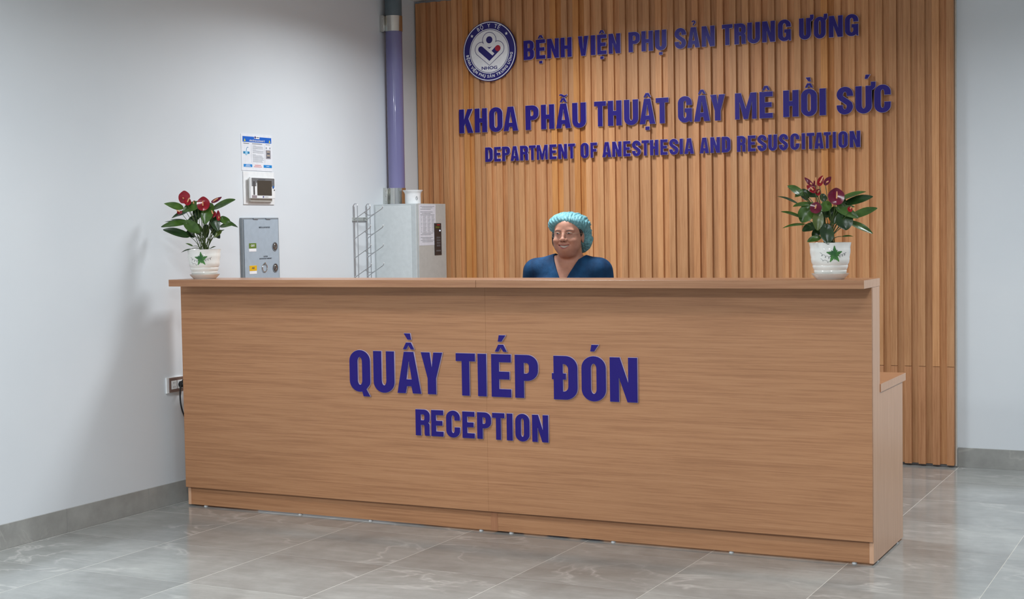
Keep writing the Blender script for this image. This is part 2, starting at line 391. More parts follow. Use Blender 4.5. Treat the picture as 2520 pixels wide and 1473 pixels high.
        inn = [(i0, th)]+arc(w-tv-iR, th+iy, iR, iy, -90, 0, 6)+arc(w-tv-iR, h-th-iy, iR, iy, 0, 90, 6)+[(i0, h-th), (i0, .60*h), (i0+.12*w, .60*h), (i0+.12*w, .46*h), (i0, .46*h)]
        return [out, inn]
    if c == 'P':
        b = .40*h; ry = .24*h; R_ = min(w*.55, .28*h)
        out = [(0, 0), (tv, 0), (tv, b)]+arc(w-R_, b+ry, R_, ry, -90, 0, 8)+arc(w-R_, h-ry, R_, ry, 0, 90, 8)+[(0, h)]
        iR = max(R_-tv*.9, .03*h)
        return [out, [(tv, b+th*.9)]+arc(w-tv-iR, b+th*.9+.07*h, iR, .07*h, -90, 0, 5)+arc(w-tv-iR, h-th-.07*h, iR, .07*h, 0, 90, 5)+[(tv, h-th)]]
    if c == 'R':
        b = .43*h; ry = .22*h; R_ = min(w*.5, .26*h); iR = max(R_-tv*.9, .03*h)
        out = [(0, 0), (tv, 0), (tv, b-.02*h)]+arc(w-tv-.05*w, b-.10*h, .05*w, .08*h, 90, 0, 4)+[(w-tv, .08*h), (w-tv*.9, 0), (w, 0), (w-.02*w, .08*h), (w-.02*w, .34*h)]+arc(w-.10*w, .38*h, .08*w, .10*h, 0, 60, 3)+[(w-.12*w, .49*h)]+arc(w-.14*w, b+ry+.01*h, .14*w, .16*h, -60, 0, 4)+arc(w-R_, h-ry, R_, ry, 0, 90, 8)+[(0, h)]
        return [out, [(tv, b+th*.85)]+arc(w-tv-iR, b+th*.85+.06*h, iR, .06*h, -90, 0, 5)+arc(w-tv-iR, h-th-.06*h, iR, .06*h, 0, 90, 5)+[(tv, h-th)]]
    if c == 'B':
        R_ = min(w*.5, .25*h); iR = max(R_-tv*.9, .03*h); ry = .21*h
        out = [(0, 0)]+arc(w-R_, ry, R_, ry, -90, 0, 8)+arc(w-.14*w, .36*h, .14*w, .15*h, 0, 55, 4)+[(w-.13*w, .52*h)]+arc(w-.16*w, .66*h, .14*w, .12*h, -55, 0, 4)+arc(w-R_-.02*w, h-ry, R_, ry, 0, 90, 8)+[(0, h)]
        i1 = [(tv, th*.9)]+arc(w-tv-iR, th*.9+.07*h, iR, .07*h, -90, 0, 5)+arc(w-tv-iR, .43*h-.07*h, iR, .07*h, 0, 90, 5)+[(tv, .43*h)]
        i2 = [(tv, .60*h)]+arc(w-tv-iR, .60*h+.06*h, iR, .06*h, -90, 0, 5)+arc(w-tv-iR, h-th*.9-.06*h, iR, .06*h, 0, 90, 5)+[(tv, h-th*.9)]
        return [out, i1, i2]
    if c == 'S':
        kx = tv/th; mx0, mx1 = tv/2, w-tv/2; cr = (mx1-mx0)/2; cx = w/2; yt = 1.012*h-th/2; yb = -.012*h+th/2; a = .20*h
        pts = [(mx1, .665*h)]+arc(cx, yt-a, cr, a, 0, 180, 14)+[(mx0, .70*h), (mx0+.04*w, .625*h), (mx0+.16*w, .565*h)]
        pts += [(cx, .50*h), (mx1-.16*w, .435*h), (mx1-.04*w, .375*h)]+arc(cx, yb+a, cr, a, 0, -180, 14)+[(mx0, .335*h)]
        return [stroke(pts, th, kx)]
    raise ValueError(c)
BASE = {'Ệ': ('E', '^.'), 'Ụ': ('U', '.'), 'Ả': ('A', '?'), 'Ư': ('U', 'h'), 'Ơ': ('O', 'h'), 'Ẫ': ('A', '^~'), 'Ậ': ('A', '^.'), 'Â': ('A', '^'), 'Ê': ('E', '^'), 'Ồ': ('O', '^`'), 'Ứ': ('U', "h'"), 'Ầ': ('A', '^`'), 'Ế': ('E', "^'"), 'Ó': ('O', "'")}
def marks(c, code, w, h):
    res = []; cx = w*.5
    top = 1.06*h; hh = .165*h; hw = .155*h
    for k in code:
        if k == '^':
            res.append([(cx-hw, top), (cx-hw*.42, top), (cx, top+hh*.62), (cx+hw*.42, top), (cx+hw, top), (cx+hw*.42, top+hh), (cx-hw*.42, top+hh)]); top2 = top+hh+.06*h
        if k == '.': res.append([(cx-.085*h, -.235*h), (cx+.085*h, -.235*h), (cx+.085*h, -.10*h), (cx-.085*h, -.10*h)])
        if k in "'`":
            y0 = (top+hh+.07*h) if '^' in code else (1.12*h if 'h' not in code else 1.26*h); x = cx if '^' in code or 'h' not in code else cx+.12*h
            q = [(x-.075*h, y0), (x+.02*h, y0), (x+.125*h, y0+.15*h), (x-.045*h, y0+.15*h)]
            if k == '`': q = [(2*x-a, b) for a, b in q][::-1]
            res.append(q)
        if k == '~':
            y0 = top+hh+.085*h; up_ = [(cx-.17*h+.34*h*i/12, y0+.03*h*math.sin(2*PI*i/12*1.0+.3)+.05*h) for i in range(13)]
            res.append(up_+[(x, y-.085*h*(.45+.55*math.sin(PI*j/12))) for j, (x, y) in zip(range(12, -1, -1), up_[::-1])])
        if k == '?':
            pts = arc(cx+.01*h, 1.24*h, .075*h, .065*h, 165, -60, 10)+[(cx+.01*h, 1.155*h), (cx-.005*h, 1.09*h)]
            res.append(stroke(pts, .055*h, 1))
        if k == 'h':
            if c == 'U': res.append([(w+.002*h, .84*h), (w+.05*h, .86*h), (w+.12*h, .93*h), (w+.14*h, 1.0*h), (w+.14*h, 1.14*h), (w-.03*h, 1.14*h), (w-.03*h, 1.005*h), (w+.002*h, 1.005*h)])
            else: res.append([(w*.86, .945*h), (w*.99, .83*h), (w+.05*h, .88*h), (w+.09*h, .97*h), (w+.09*h, 1.13*h), (w-.08*h, 1.13*h), (w-.08*h, 1.03*h), (w*.82, 1.03*h)])
    return res
def curve_mesh(name, contours, depth, offset=0.0, M4=None, res=1):
    cu = bpy.data.curves.new(name, 'CURVE'); cu.dimensions = '2D'; cu.fill_mode = 'BOTH'; cu.extrude = depth/2; cu.offset = offset
    for c in contours:
        sp = cu.splines.new('POLY'); q = []
        for p in c:
            if not q or math.hypot(p[0]-q[-1][0], p[1]-q[-1][1]) > 1e-5: q.append(p)
        if math.hypot(q[0][0]-q[-1][0], q[0][1]-q[-1][1]) < 1e-5: q.pop()
        sp.points.add(len(q)-1)
        for i, p in enumerate(q): sp.points[i].co = (p[0], p[1], 0, 1)
        sp.use_cyclic_u = True
    ob = bpy.data.objects.new('tmp', cu); S.collection.objects.link(ob)
    dg = bpy.context.evaluated_depsgraph_get(); dg.update()
    me = bpy.data.meshes.new_from_object(ob.evaluated_get(dg)); me.name = name
    bpy.data.objects.remove(ob); bpy.data.curves.remove(cu)
    for k in list(me.materials): pass
    me.materials.clear()
    if M4 is not None: me.transform(M4)
    return me
def text_mesh(name, s, size, depth, M4=None, align='CENTER', bold=0.0, sx=1.0):
    cu = bpy.data.curves.new(name, 'FONT'); cu.body = s; cu.size = size; cu.extrude = depth/2; cu.align_x = align; cu.align_y = 'CENTER'; cu.offset = bold; cu.resolution_u = 3
    ob = bpy.data.objects.new('tmp', cu); S.collection.objects.link(ob)
    dg = bpy.context.evaluated_depsgraph_get(); dg.update()
    me = bpy.data.meshes.new_from_object(ob.evaluated_get(dg)); me.name = name
    bpy.data.objects.remove(ob); bpy.data.curves.remove(cu); me.materials.clear()
    if sx != 1: me.transform(Matrix.Diagonal((sx, 1, 1, 1)))
    if M4 is not None: me.transform(M4)
    return me
UPR = Matrix.Rotation(PI/2, 4, 'X')                       # XY drawing -> upright, facing -Y
# pixel column on a plane y = const  ->  x   (used to read off how wide each letter really is)
def col_x(px, py, yv):
    d = _f + _R*((px-1260)/CAMP['f']) - _U*((py-736.5)/CAMP['f']); t = (yv-CAMP['loc'][1])/d.y
    return CAMP['loc'][0]+d.x*t
ORD = ['first', 'second', 'third', 'fourth', 'fifth', 'sixth', 'seventh', 'eighth', 'ninth', 'tenth', 'eleventh', 'twelfth', 'thirteenth']
def sign_line(words, x_ext, off, sc, ypx, yv, z0, h, where, group, bodyd=.010, named=True):
    k = 0; WN = ['first', 'second', 'third', 'fourth', 'fifth', 'sixth']
    for wi, word in enumerate(words):
        for li, ch in enumerate(word):
            a, b = x_ext[k]; k += 1
            pa = off+a/sc; pb = off+b/sc; t = (ypx[1]-ypx[0])/(ypx[3]-ypx[2])
            y1 = ypx[0]+(pa-ypx[2])*t; y2 = ypx[0]+(pb-ypx[2])*t
            xa, xb = col_x(pa, y1, yv), col_x(pb, y2, yv)
            base, code = BASE.get(ch, (ch, ''))
            w_ = xb-xa
            cs = glyph(base, w_, h); mk = marks(base, code, w_, h)
            wd = f'the word {word}' if named else f'the {WN[wi]} word'
            lab = f'blue letter {ch}, {ORD[li]} of {wd} {where}'
            t_ = empty('sign_letter', (xa, yv+.003, z0), lab, 'letter', group)
            me = curve_mesh('letter_body', cs+mk, bodyd, .0012, UPR); me.transform(Matrix.Translation((0, bodyd/2-.003+.0022, 0)))
            link('letter_body', me, M['lilac'], t_)
            me = curve_mesh('letter_face', cs+mk, .0026, 0, UPR); me.transform(Matrix.Translation((0, -.0022, 0)))
            link('letter_face', me, M['blue'], t_)
YT = YF-.0165                                              # front of the letters on the slats
sign_line(['BỆNH', 'VIỆN', 'PHỤ', 'SẢN', 'TRUNG', 'ƯƠNG'],
    [(80,150),(165,228),(242,322),(335,410),(455,525),(543,573),(587,650),(665,745),(803,880),(892,970),(985,1062),(1120,1198),(1207,1292),(1307,1395),(1447,1518),(1532,1610),(1622,1708),(1724,1812),(1833,1920),(1978,2058),(2080,2160),(2183,2278),(2295,2385)],
    1260, 2.8, (122, 68, 1289, 2090), YT, 2.538, .125, 'in the top line of the wall sign', 'top line letters of the wall sign', named=False)
sign_line(['KHOA', 'PHẪU', 'THUẬT', 'GÂY', 'MÊ', 'HỒI', 'SỨC'],
    [(127,268),(288,412),(437,572),(583,732),(812,945),(972,1107),(1127,1278),(1295,1435),(1522,1643),(1663,1803),(1830,1975),(1990,2150),(2158,2288)]+[(a+2310, b+2310) for a, b in [(77,220),(243,405),(412,562),(667,887),(920,1055),(1165,1322),(1350,1512),(1540,1605),(1718,1885),(1912,2080),(2108,2275)]],
    1100, 4.2, (300, 245, 1130, 2180), YT, 2.080, .159, 'on the wall sign', 'middle line letters of the wall sign')
sign_line(['DEPARTMENT', 'OF', 'ANESTHESIA', 'AND', 'RESUSCITATION'],
    [(395,472),(488,555),(570,650),(657,742),(755,838),(848,917),(928,1040),(1060,1130),(1150,1240),(1253,1323),(1382,1463),(1483,1550),(1605,1697),(1708,1802),(1822,1893),(1913,2002),(2012,2087),(2098,2182),(2205,2277),(2297,2390),(2405,2437),(2453,2550)]+[(a+2310, b+2310) for a, b in [(302,395),(412,510),(530,618),(688,775),(800,878),(898,992),(1010,1100),(1120,1213),(1238,1330),(1357,1390),(1407,1486),(1487,1582),(1584,1655),(1677,1708),(1735,1830),(1852,1960)]],
    1100, 4.2, (381, 342, 1194, 2116), YT, 1.882, .096, 'in the lowest wall line', 'lowest line letters of the wall sign')
YP = -.0105
sign_line(['QUẦY', 'TIẾP', 'ĐÓN'], [(97,257),(284,447),(470,655),(658,825),(932,1082),(1103,1170),(1210,1363),(1395,1575),(1685,1885),(1918,2108),(2140,2355)],
    830, 3.19, (920, 935, 1145, 1535), YP, .649, .200, 'on the desk front', 'large letters on the desk front', .008)
sign_line(['RECEPTION'], [(615,725),(738,832),(855,962),(982,1077),(1098,1207),(1217,1312),(1330,1375),(1398,1508),(1530,1655)],
    830, 3.19, (1037, 1053, 1023, 1346), YP, .4475, .1255, 'on the desk front', 'small letters on the desk front', .008)

# ------------------------------------------------------------------ round emblem
RL = .1985
em = empty('round_emblem_sign', (.4785, YF-.016, 2.6135), 'round white and navy hospital emblem with a heart figure on the slats', 'emblem')
def ring(r0, r1, n=72): return [arc(0, 0, r1, r1, 0, 360, n)]+([arc(0, 0, r0, r0, 0, 360, n)] if r0 else [])
def emb(name, cs, mat, lvl, d=.0006, parent=None, M4=None, label=None):
    me = curve_mesh(name, cs, d, 0, UPR @ (M4 or Matrix.Identity(4))); me.transform(Matrix.Translation((0, -.0005*lvl, 0)))
    return link(name, me, mat, parent or em, label=label)
me = curve_mesh('disc', ring(0, RL), .013, 0, UPR); me.transform(Matrix.Translation((0, .0075, 0))); link('disc', me, M['navy'], em)
emb('white_face', ring(0, RL*.978), M['pure_white'], 0)
emb('navy_band', ring(RL*.745, RL*.95), M['navy'], 1)
emb('thin_ring', ring(RL*.702, RL*.718), M['navy'], 1)
def E(x, y): return ((x-670)/562*RL, (750-.035*(x-670)-y)/635*RL)
def earc(cx, cy, r, a0, a1, n=14):
    c = E(cx, cy); rr = r/562*RL; return arc(c[0], c[1], rr, rr, a0, a1, n)
emb('head_dot', [earc(672, 510, 66, 0, 360, 28)], M['navy'], 1)
em_line = .0085*RL*1.6
def polyline(pts, wd): return [stroke(pts, wd, 1)]
emb('head_outline', polyline(earc(672, 512, 142, -21.5, 208, 32), em_line*1.25), M['navy'], 1)
hp = earc(505, 708, 136, 72, 222, 16)+[E(668, 1050)]+earc(845, 694, 136, -42, 107.5, 16)
emb('heart_outline', polyline(hp, em_line*1.25), M['navy'], 1)
vp = earc(492, 706, 58, 225, 45, 12)+[E(735, 845), E(778, 800), E(718, 745)]+earc(850, 694, 58, 135, -45, 12)+[E(668, 955)]
emb('heart_stroke', [vp], M['navy'], 1)
M['red_print'] = simple('red_print', srgb(178, 30, 52), .4)
emb('red_dot', [earc(850, 694, 57, 0, 360, 24)], M['red_print'], 2, label='red dot at the end of the heart stroke')
emb('small_wedge', [[E(618, 652), E(645, 664), E(672, 668), E(700, 664), E(726, 652), E(671, 700)]], M['navy'], 1)
def star(cx, cy, r): return [[(cx+(r if i % 2 == 0 else r*.42)*math.sin(PI*i/5), cy+(r if i % 2 == 0 else r*.42)*math.cos(PI*i/5)) for i in range(10)]]
for a in (140, 40): emb('star', star(.845*RL*math.cos(math.radians(a)), .845*RL*math.sin(math.radians(a)), .062*RL), M['pure_white'], 2)
def ring_text(s, r, a_mid, total, size, up, name, bold=.0006, sxx=1.0, gap=.0016, space=.010):
    gl = []
    for ch in s:
        if ch == ' ': gl.append((None, space)); continue
        me = text_mesh('g', ch, size, .0006, None, 'LEFT', bold, sxx); xs_ = [v.co.x for v in me.vertices]; me.transform(Matrix.Translation((-(min(xs_)+max(xs_))/2, 0, 0)))
        wd = (max(xs_)-min(xs_)) if ch != 'Ư' and ch != 'Ơ' else (max(xs_)-min(xs_))*.92
        gl.append((me, wd+gap))
    W = sum(g[1] for g in gl); k = math.radians(total)/W; pos = 0; bm = bmesh.new()
    for me, wd in gl:
        d = (pos+wd/2-W/2)*k; pos += wd
        if me is None: continue
        a = math.radians(a_mid)-d if up else math.radians(a_mid)+d
        rot = a-PI/2 if up else a+PI/2
        me.transform(Matrix.Translation((r*math.cos(a), r*math.sin(a), 0)) @ Matrix.Rotation(rot, 4, 'Z')); bm.from_mesh(me); bpy.data.meshes.remove(me)
    me = bpy.data.meshes.new(name); bm.to_mesh(me); bm.free(); me.transform(UPR); me.transform(Matrix.Translation((0, -.0010, 0)))
    link(name, me, M['pure_white'], em)
ring_text('BỘ Y TẾ', .843*RL, 91, 62, .036, True, 'upper_lettering', .0002, .95, .002, .019)
ring_text('BỆNH VIỆN PHỤ SẢN TRUNG ƯƠNG', .840*RL, 270, 170, .0265, False, 'lower_lettering', .0007, .95, .0022, .0085)
me = text_mesh('initials', 'NHOG', .029, .0006, UPR, bold=.0008, sx=1.35); me.transform(Matrix.Translation((E(666, 1105)[0], -.0006, E(666, 1105)[1]))); link('initials', me, M['navy'], em)

# ------------------------------------------------------------------ things on the left wall (all face +X)
FX = Matrix.Rotation(PI/2, 4, 'Z') @ UPR                  # drawing x -> +Y, drawing y -> +Z, facing +X
def wbox(x0, x1, y0, y1, z0, z1, name, mat, parent, bev=.001, label=None, c=(0, 0, 0)):
    return MB().box(x0-c[0], x1-c[0], y0-c[1], y1-c[1], z0-c[2], z1-c[2], bev).build(name, mat, parent, label=label)
def wtext(s, size, y, z, x, mat, parent, name='printed_text', c=(0, 0, 0), sx=1, bold=0, rz=0):
    me = text_mesh(name, s, size, .0004, FX, bold=bold, sx=sx); me.transform(Matrix.Translation((x-c[0], y-c[1], z-c[2]))); return link(name, me, mat, parent)
M['greyblue'] = simple('grey_blue_enamel', srgb(166, 180, 192), .3)
M['greyblue_d'] = simple('grey_blue_frame', srgb(128, 136, 142), .35)
M['dark'] = simple('dark_grey_plastic', srgb(72, 72, 74), .3)
M['ink'] = simple('grey_ink', srgb(70, 76, 84), .7)
M['inklight'] = simple('pale_grey_ink', srgb(150, 154, 160), .7)
M['green_l'] = simple('green_label', srgb(98, 124, 48), .5); M['yellow_l'] = simple('yellow_label', srgb(226, 178, 26), .5)
c = (XL, .86, 1.35)
vb = empty('gas_valve_box', c, 'grey blue metal gas valve box on the left wall with two round gauges', 'valve box')
D0 = .022
wbox(XL, XL+D0-.004, .668, 1.018, .97, 1.520, 'frame', M['greyblue_d'], vb, .002, c=c)
wbox(XL+D0-.0035, XL+D0, .680, 1.008, .98, 1.510, 'door', M['greyblue'], vb, .0015, c=c)
for yy in (.79, .91): wbox(XL+D0-.004, XL+D0+.004, yy-.022, yy+.022, 1.510, 1.518, 'latch', M['greyblue_d'], vb, .001, c=c)
for zz, mt, t in ((1.353, 'green_l', 'OXY'), (1.225, 'yellow_l', 'AIR')):
    pl = wbox(XL+D0, XL+D0+.0012, .720, .788, zz-.026, zz+.022, 'gas_label', M['pure_white'], vb, 0, c=c, label=('green' if t == 'OXY' else 'yellow')+' and white gas label')
    wbox(XL+D0+.0012, XL+D0+.002, .720, .788, zz-.008, zz+.022, 'colour_band', M[mt], pl, 0, c=c)
    wtext(t, .017, .754, zz+.007, XL+D0+.0022, M['pure_white'] if t == 'OXY' else M['ink'], pl, c=c, bold=.0003)
for zz in (1.352, 1.228, 1.104):
    g = MB().lathe([(.0265, 0), (.0265, .0025), (.023, .003), (.023, .0012), (.001, .0012)], (XL+D0-c[0], .968-c[1], zz-c[2]), 28, 'X').build('gauge_port', M['greyblue_d'], vb, True)
    MB().lathe([(.0225, .0012), (.0225, .0018)], (XL+D0-c[0], .968-c[1], zz-c[2]), 28, 'X').build('gauge_face', M['dark'], g)
    MB().tube([(XL+D0+.003-c[0], .968-c[1]+.010*math.sin(a), zz-c[2]+.015*math.cos(a)) for a in np.linspace(0, 2*PI, 16)[:-1]], .0017, 6, closed=True).build('needle_rim', M['steel'], g)
rg = MB().tube([(XL+D0+.004-c[0], .862-c[1]+.023*math.sin(a), 1.232-c[2]+.024*math.cos(a)) for a in np.linspace(0, 2*PI, 24)[:-1]], .002, 6, closed=True).build('pull_ring', M['steel'], vb)
MB().lathe([(.005, 0), (.005, .008), (.003, .009)], (XL+D0-c[0], .862-c[1], 1.258-c[2]), 14, 'X').build('ring_stud', M['steel'], vb)
wtext('MEDICAL GAS VALVE BOX', .0125, .872, 1.464, XL+D0+.0006, M['ink'], vb, c=c, sx=.72, bold=.0002)
wtext('CAUTION', .0105, .876, 1.296, XL+D0+.0006, M['ink'], vb, c=c, sx=.85, bold=.0002)
wtext('CLOSE VALVE ONLY IN EMERGENCY', .0100, .876, 1.284, XL+D0+.0006, M['ink'], vb, c=c, sx=.74, bold=.0002)

c = (XL, .86, 1.69)
dv = empty('alarm_panel', c, 'white wall panel with a small dark screen above the valve box', 'wall panel')
wbox(XL, XL+.006, .706, 1.000, 1.596, 1.785, 'back_plate', M['white'], dv, .002, c=c)
wbox(XL+.006, XL+.022, .748, .955, 1.612, 1.745, 'mount', simple('beige_plastic', srgb(188, 186, 178), .5), dv, .002, c=c)
sc_ = wbox(XL+.022, XL+.036, .732, .968, 1.630, 1.752, 'monitor', M['white'], dv, .003, c=c)
xx = XL+.036
wbox(xx, xx+.001, .742, .960, 1.720, 1.747, 'header_band', simple('grey_print', srgb(112, 114, 116), .4), sc_, 0, c=c)
wbox(xx, xx+.001, .742, .785, 1.700, 1.7195, 'header_corner', bpy.data.materials['grey_print'], sc_, 0, c=c)
wbox(xx, xx+.001, .934, .960, 1.700, 1.7195, 'header_corner', bpy.data.materials['grey_print'], sc_, 0, c=c)
wbox(xx, xx+.0014, .794, .932, 1.648, 1.733, 'screen', simple('dark_screen', srgb(66, 66, 62), .15), sc_, 0, c=c)
wbox(xx+.001, xx+.002, .757, .769, 1.651, 1.728, 'button_strip', M['dark'], sc_, 0, c=c)
wbox(xx, xx+.001, .743, .789, 1.6335, 1.648, 'model_label', simple('mauve_grey_print', srgb(150, 138, 142), .5), sc_, 0, c=c)
MB().lathe([(.0085, 0), (.0085, .0018)], (xx-c[0], .948-c[1], 1.697-c[2]), 20, 'X').build('blue_button', simple('blue_button_plastic', srgb(52, 104, 168), .3), sc_, label='small blue round button')
MB().lathe([(.004, 0), (.004, .002)], (xx-c[0], .957-c[1], 1.680-c[2]), 14, 'X').build('key_lock', M['dark'], sc_)
MB().lathe([(.005, 0), (.005, .001)], (xx-c[0], .850-c[1], 1.6395-c[2]), 14, 'X').build('maker_mark', M['navy'], sc_)
for i, wl in enumerate((.010, .012, .008)): wbox(xx, xx+.0006, .860+i*.015, .860+i*.015+wl, 1.6375, 1.6412, 'maker_text', M['inklight'], sc_, 0, c=c)
wbox(xx+.001, xx+.0016, .805, .870, 1.7370, 1.7405, 'model_text', M['ink'], sc_, 0, c=c)

c = (XL, .85, 1.89)
nt = empty('instruction_notice', c, 'laminated instruction notice with a blue header above the wall panel', 'notice')
wbox(XL, XL+.003, .698, .992, 1.790, 1.997, 'sheet', simple('laminated_paper', srgb(228, 231, 236), .25), nt, 0, c=c)
M['blue_p'] = simple('blue_print', srgb(24, 100, 196), .4); M['cyan_p'] = simple('bright_blue_print', srgb(20, 134, 208), .4)
xx = XL+.003; Z0 = 1.997
def nb(y0, y1, z0, z1, mat, name, lv=0): return wbox(xx+lv*.0004, xx+lv*.0004+.0005, y0, y1, z0, z1, name, mat, nt, 0, c=c)
nb(.711, .985, 1.952, 1.984, M['blue_p'], 'header_band')
nb(.820, .870, 1.973, 1.987, M['pure_white'], 'header_tab', 1)
MB().lathe([(.0065, 0), (.0065, .0006)], (xx+.001-c[0], .829-c[1], 1.981-c[2]), 18, 'X').build('header_mark', M['navy'], nt)
nb(.840, .866, 1.979, 1.983, M['ink'], 'header_caption', 2)
wtext('HƯỚNG DẪN THAO TÁC HỘP VAN KHÍ Y TẾ', .0118, .846, 1.9605, xx+.0012, M['pure_white'], nt, 'header_text', c=c, sx=.60, bold=.0002)
for yy in (.730, .967):
    me = curve_mesh('warning_triangle', [[(-.008, -.007), (.008, -.007), (0, .009)]], .0005, 0, FX); me.transform(Matrix.Translation((xx+.001-c[0], yy-c[1], 1.963-c[2]))); link('warning_triangle', me, simple('yellow_print', srgb(222, 208, 60), .5), nt)
random.seed(5)
for y0, y1 in ((.718, .770), (.800, .895), (.930, .972)): nb(y0, y1, 1.9425, 1.9455, M['ink'] if y0 < .9 else M['inklight'], 'caption_line')
for i in range(17):
    if i == 8: continue
    z = 1.934-i*.0058; y0 = .803; y1 = y0+(.085+.02*random.random() if i not in (0, 4, 9) else .03)
    nb(y0, y1, z-.0009, z+.0009, M['inklight'], 'text_line')
nb(.790, .7908, 1.836, 1.940, M['inklight'], 'divider_line'); nb(.918, .9188, 1.836, 1.940, M['inklight'], 'divider_line')
nb(.715, .773, 1.885, 1.898, simple('teal_blue_print', srgb(30, 128, 176), .4), 'valve_drawing')
me = curve_mesh('valve_circle', [arc(0, 0, .0115, .013, 0, 360, 24)], .0006, 0, FX); me.transform(Matrix.Translation((xx+.001-c[0], .743-c[1], 1.890-c[2]))); link('valve_circle', me, simple('pale_blue_print', srgb(150, 200, 230), .4), nt)
MB().tube([(xx+.001-c[0], .743-c[1], 1.903-c[2]), (xx+.001-c[0], .745-c[1], 1.914-c[2]), (xx+.001-c[0], .752-c[1], 1.922-c[2]), (xx+.001-c[0], .762-c[1], 1.922-c[2])], .0011, 6).build('valve_lever', bpy.data.materials['teal_blue_print'], nt)
nb(.930, .975, 1.862, 1.912, simple('photo_grey_print', srgb(140, 136, 142), .5), 'panel_photo')
for i in range(4): nb(.940, .966, 1.868+i*.0105, 1.874+i*.0105, simple('photo_tan_print', srgb(176, 162, 138), .5) if i % 2 else M['ink'], 'photo_detail', 1)
for yy in (.935, .970): nb(yy-.005, yy+.005, 1.919, 1.929, M['inklight'], 'pictogram')
nb(.716, .796, 1.810, 1.826, M['cyan_p'], 'footer_box'); nb(.905, .985, 1.810, 1.826, M['cyan_p'], 'footer_box')
for y0, y1, z in ((.738, .775, 1.821), (.732, .781, 1.815), (.930, .960, 1.818)): nb(y0, y1, z-.0012, z+.0012, M['pure_white'], 'footer_text', 1)
for y0, y1, z in ((.820, .880, 1.822), (.812, .888, 1.813)): nb(y0, y1, z-.0018, z+.0018, simple('pale_red_print', srgb(214, 120, 120), .5), 'warning_text')

# socket and cord
c = (XL, .07, .634)
so = empty('wall_socket', c, 'brown framed double power socket on the left wall beside the desk', 'socket')
wbox(XL, XL+.009, -.004, .128, .592, .676, 'backing_plate', M['white'], so, .001, c=c)
wbox(XL+.009, XL+.015, .012, .132, .596, .673, 'frame', simple('brown_plastic', srgb(118, 98, 90), .35), so, .002, c=c)
for yy in (.047, .095):
    ins = wbox(XL+.015, XL+.017, yy-.021, yy+.021, .612, .657, 'outlet', M['white'], so, .001, c=c)
    for dz in (-.011, .011):
        for dy in (-.006, .006): wbox(XL+.017, XL+.0175, yy+dy-.0012, yy+dy+.0012, .6345+dz-.004, .6345+dz+.004, 'slot', M['dark'], ins, 0, c=c)
pc = empty('power_cord', (XL+.018, .095, .634), 'black power cord plugged into the wall socket, dropping behind the desk', 'cord')
def rel(o, pts): return [(p[0]-o[0], p[1]-o[1], p[2]-o[2]) for p in pts]
o_ = (XL+.018, .095, .634)
MB().lathe([(.016, 0), (.018, .008), (.016, .022), (.009, .032), (.006, .045)], (0, 0, 0), 20, 'X').build('plug', M['black'], pc, True)
pts = [(XL+.060, .095, .634), (XL+.078, .118, .636), (XL+.088, .142, .652), (XL+.084, .122, .672), (XL+.074, .084, .676), (XL+.066, .056, .658), (XL+.060, .042, .610), (XL+.060, .042, .54), (XL+.064, .058, .48), (XL+.075, .085, .42), (XL+.085, .12, .36), (XL+.088, .16, .25), (XL+.088, .2, .12), (XL+.088, .25, .012), (XL+.095, .45, .006)]
def smooth(pts, n=6):
    P = [Vector(p) for p in pts]; out = []
    for i in range(len(P)-1):
        a, b, c2, d = P[max(i-1, 0)], P[i], P[i+1], P[min(i+2, len(P)-1)]
        for k in range(n):
            t = k/n; out.append(.5*((2*b)+(-a+c2)*t+(2*a-5*b+4*c2-d)*t*t+(-a+3*b-3*c2+d)*t**3))
    return out+[P[-1]]
MB().tube([p-Vector(o_) for p in smooth(pts)], .0042, 8).build('cable', M['black'], pc, True)

# ------------------------------------------------------------------ pneumatic tube station
CB = dict(x0=XL, x1=.204, y0=2.100, y1=2.482, z0=.93, z1=1.606)
c = (XL, 2.3, .93)
st = empty('tube_station_cabinet', c, 'light grey pneumatic tube station cabinet in the corner by the slats', 'cabinet')
M['grey_cab'] = simple('light_grey_enamel', srgb(186, 192, 193), .4); M['pale_cab'] = simple('pale_grey_panel', srgb(206, 212, 213), .4)
M['grey_front'] = simple('silver_grey_enamel', srgb(184, 184, 180), .4)
wbox(CB['x0'], CB['x1']-.002, CB['y0'], CB['y1'], CB['z0'], CB['z1'], 'body', M['grey_cab'], st, .004, c=c)
wbox(CB['x0']+.012, CB['x1']-.038, CB['y0']-.002, CB['y0']+.001, CB['z0']+.01, CB['z1']-.012, 'side_panel', M['pale_cab'], st, .0008, c=c)
wbox(CB['x1']-.002, CB['x1']+.004, CB['y0']+.02, CB['y1'], CB['z0'], CB['z1'], 'front_panel', M['grey_front'], st, .002, c=c)
xf = CB['x1']+.004
kp = wbox(xf, xf+.003, 2.322, 2.414, 1.268, 1.478, 'control_panel', simple('black_glossy_panel', srgb(42, 42, 46), .2), st, .001, c=c)
def led(y, z, w_, h_, col, e, name):
    N = NT(name+'_light'); N.set(.4, 0, col); N.b.inputs['Emission Color'].default_value = col; N.b.inputs['Emission Strength'].default_value = e
    wbox(xf+.003, xf+.0036, y-w_/2, y+w_/2, z-h_/2, z+h_/2, name, N.m, kp, 0, c=c)
led(2.376, 1.467, .040, .007, srgb(120, 20, 24), .6, 'red_display'); led(2.362, 1.451, .052, .012, srgb(70, 72, 26), .4, 'green_display')
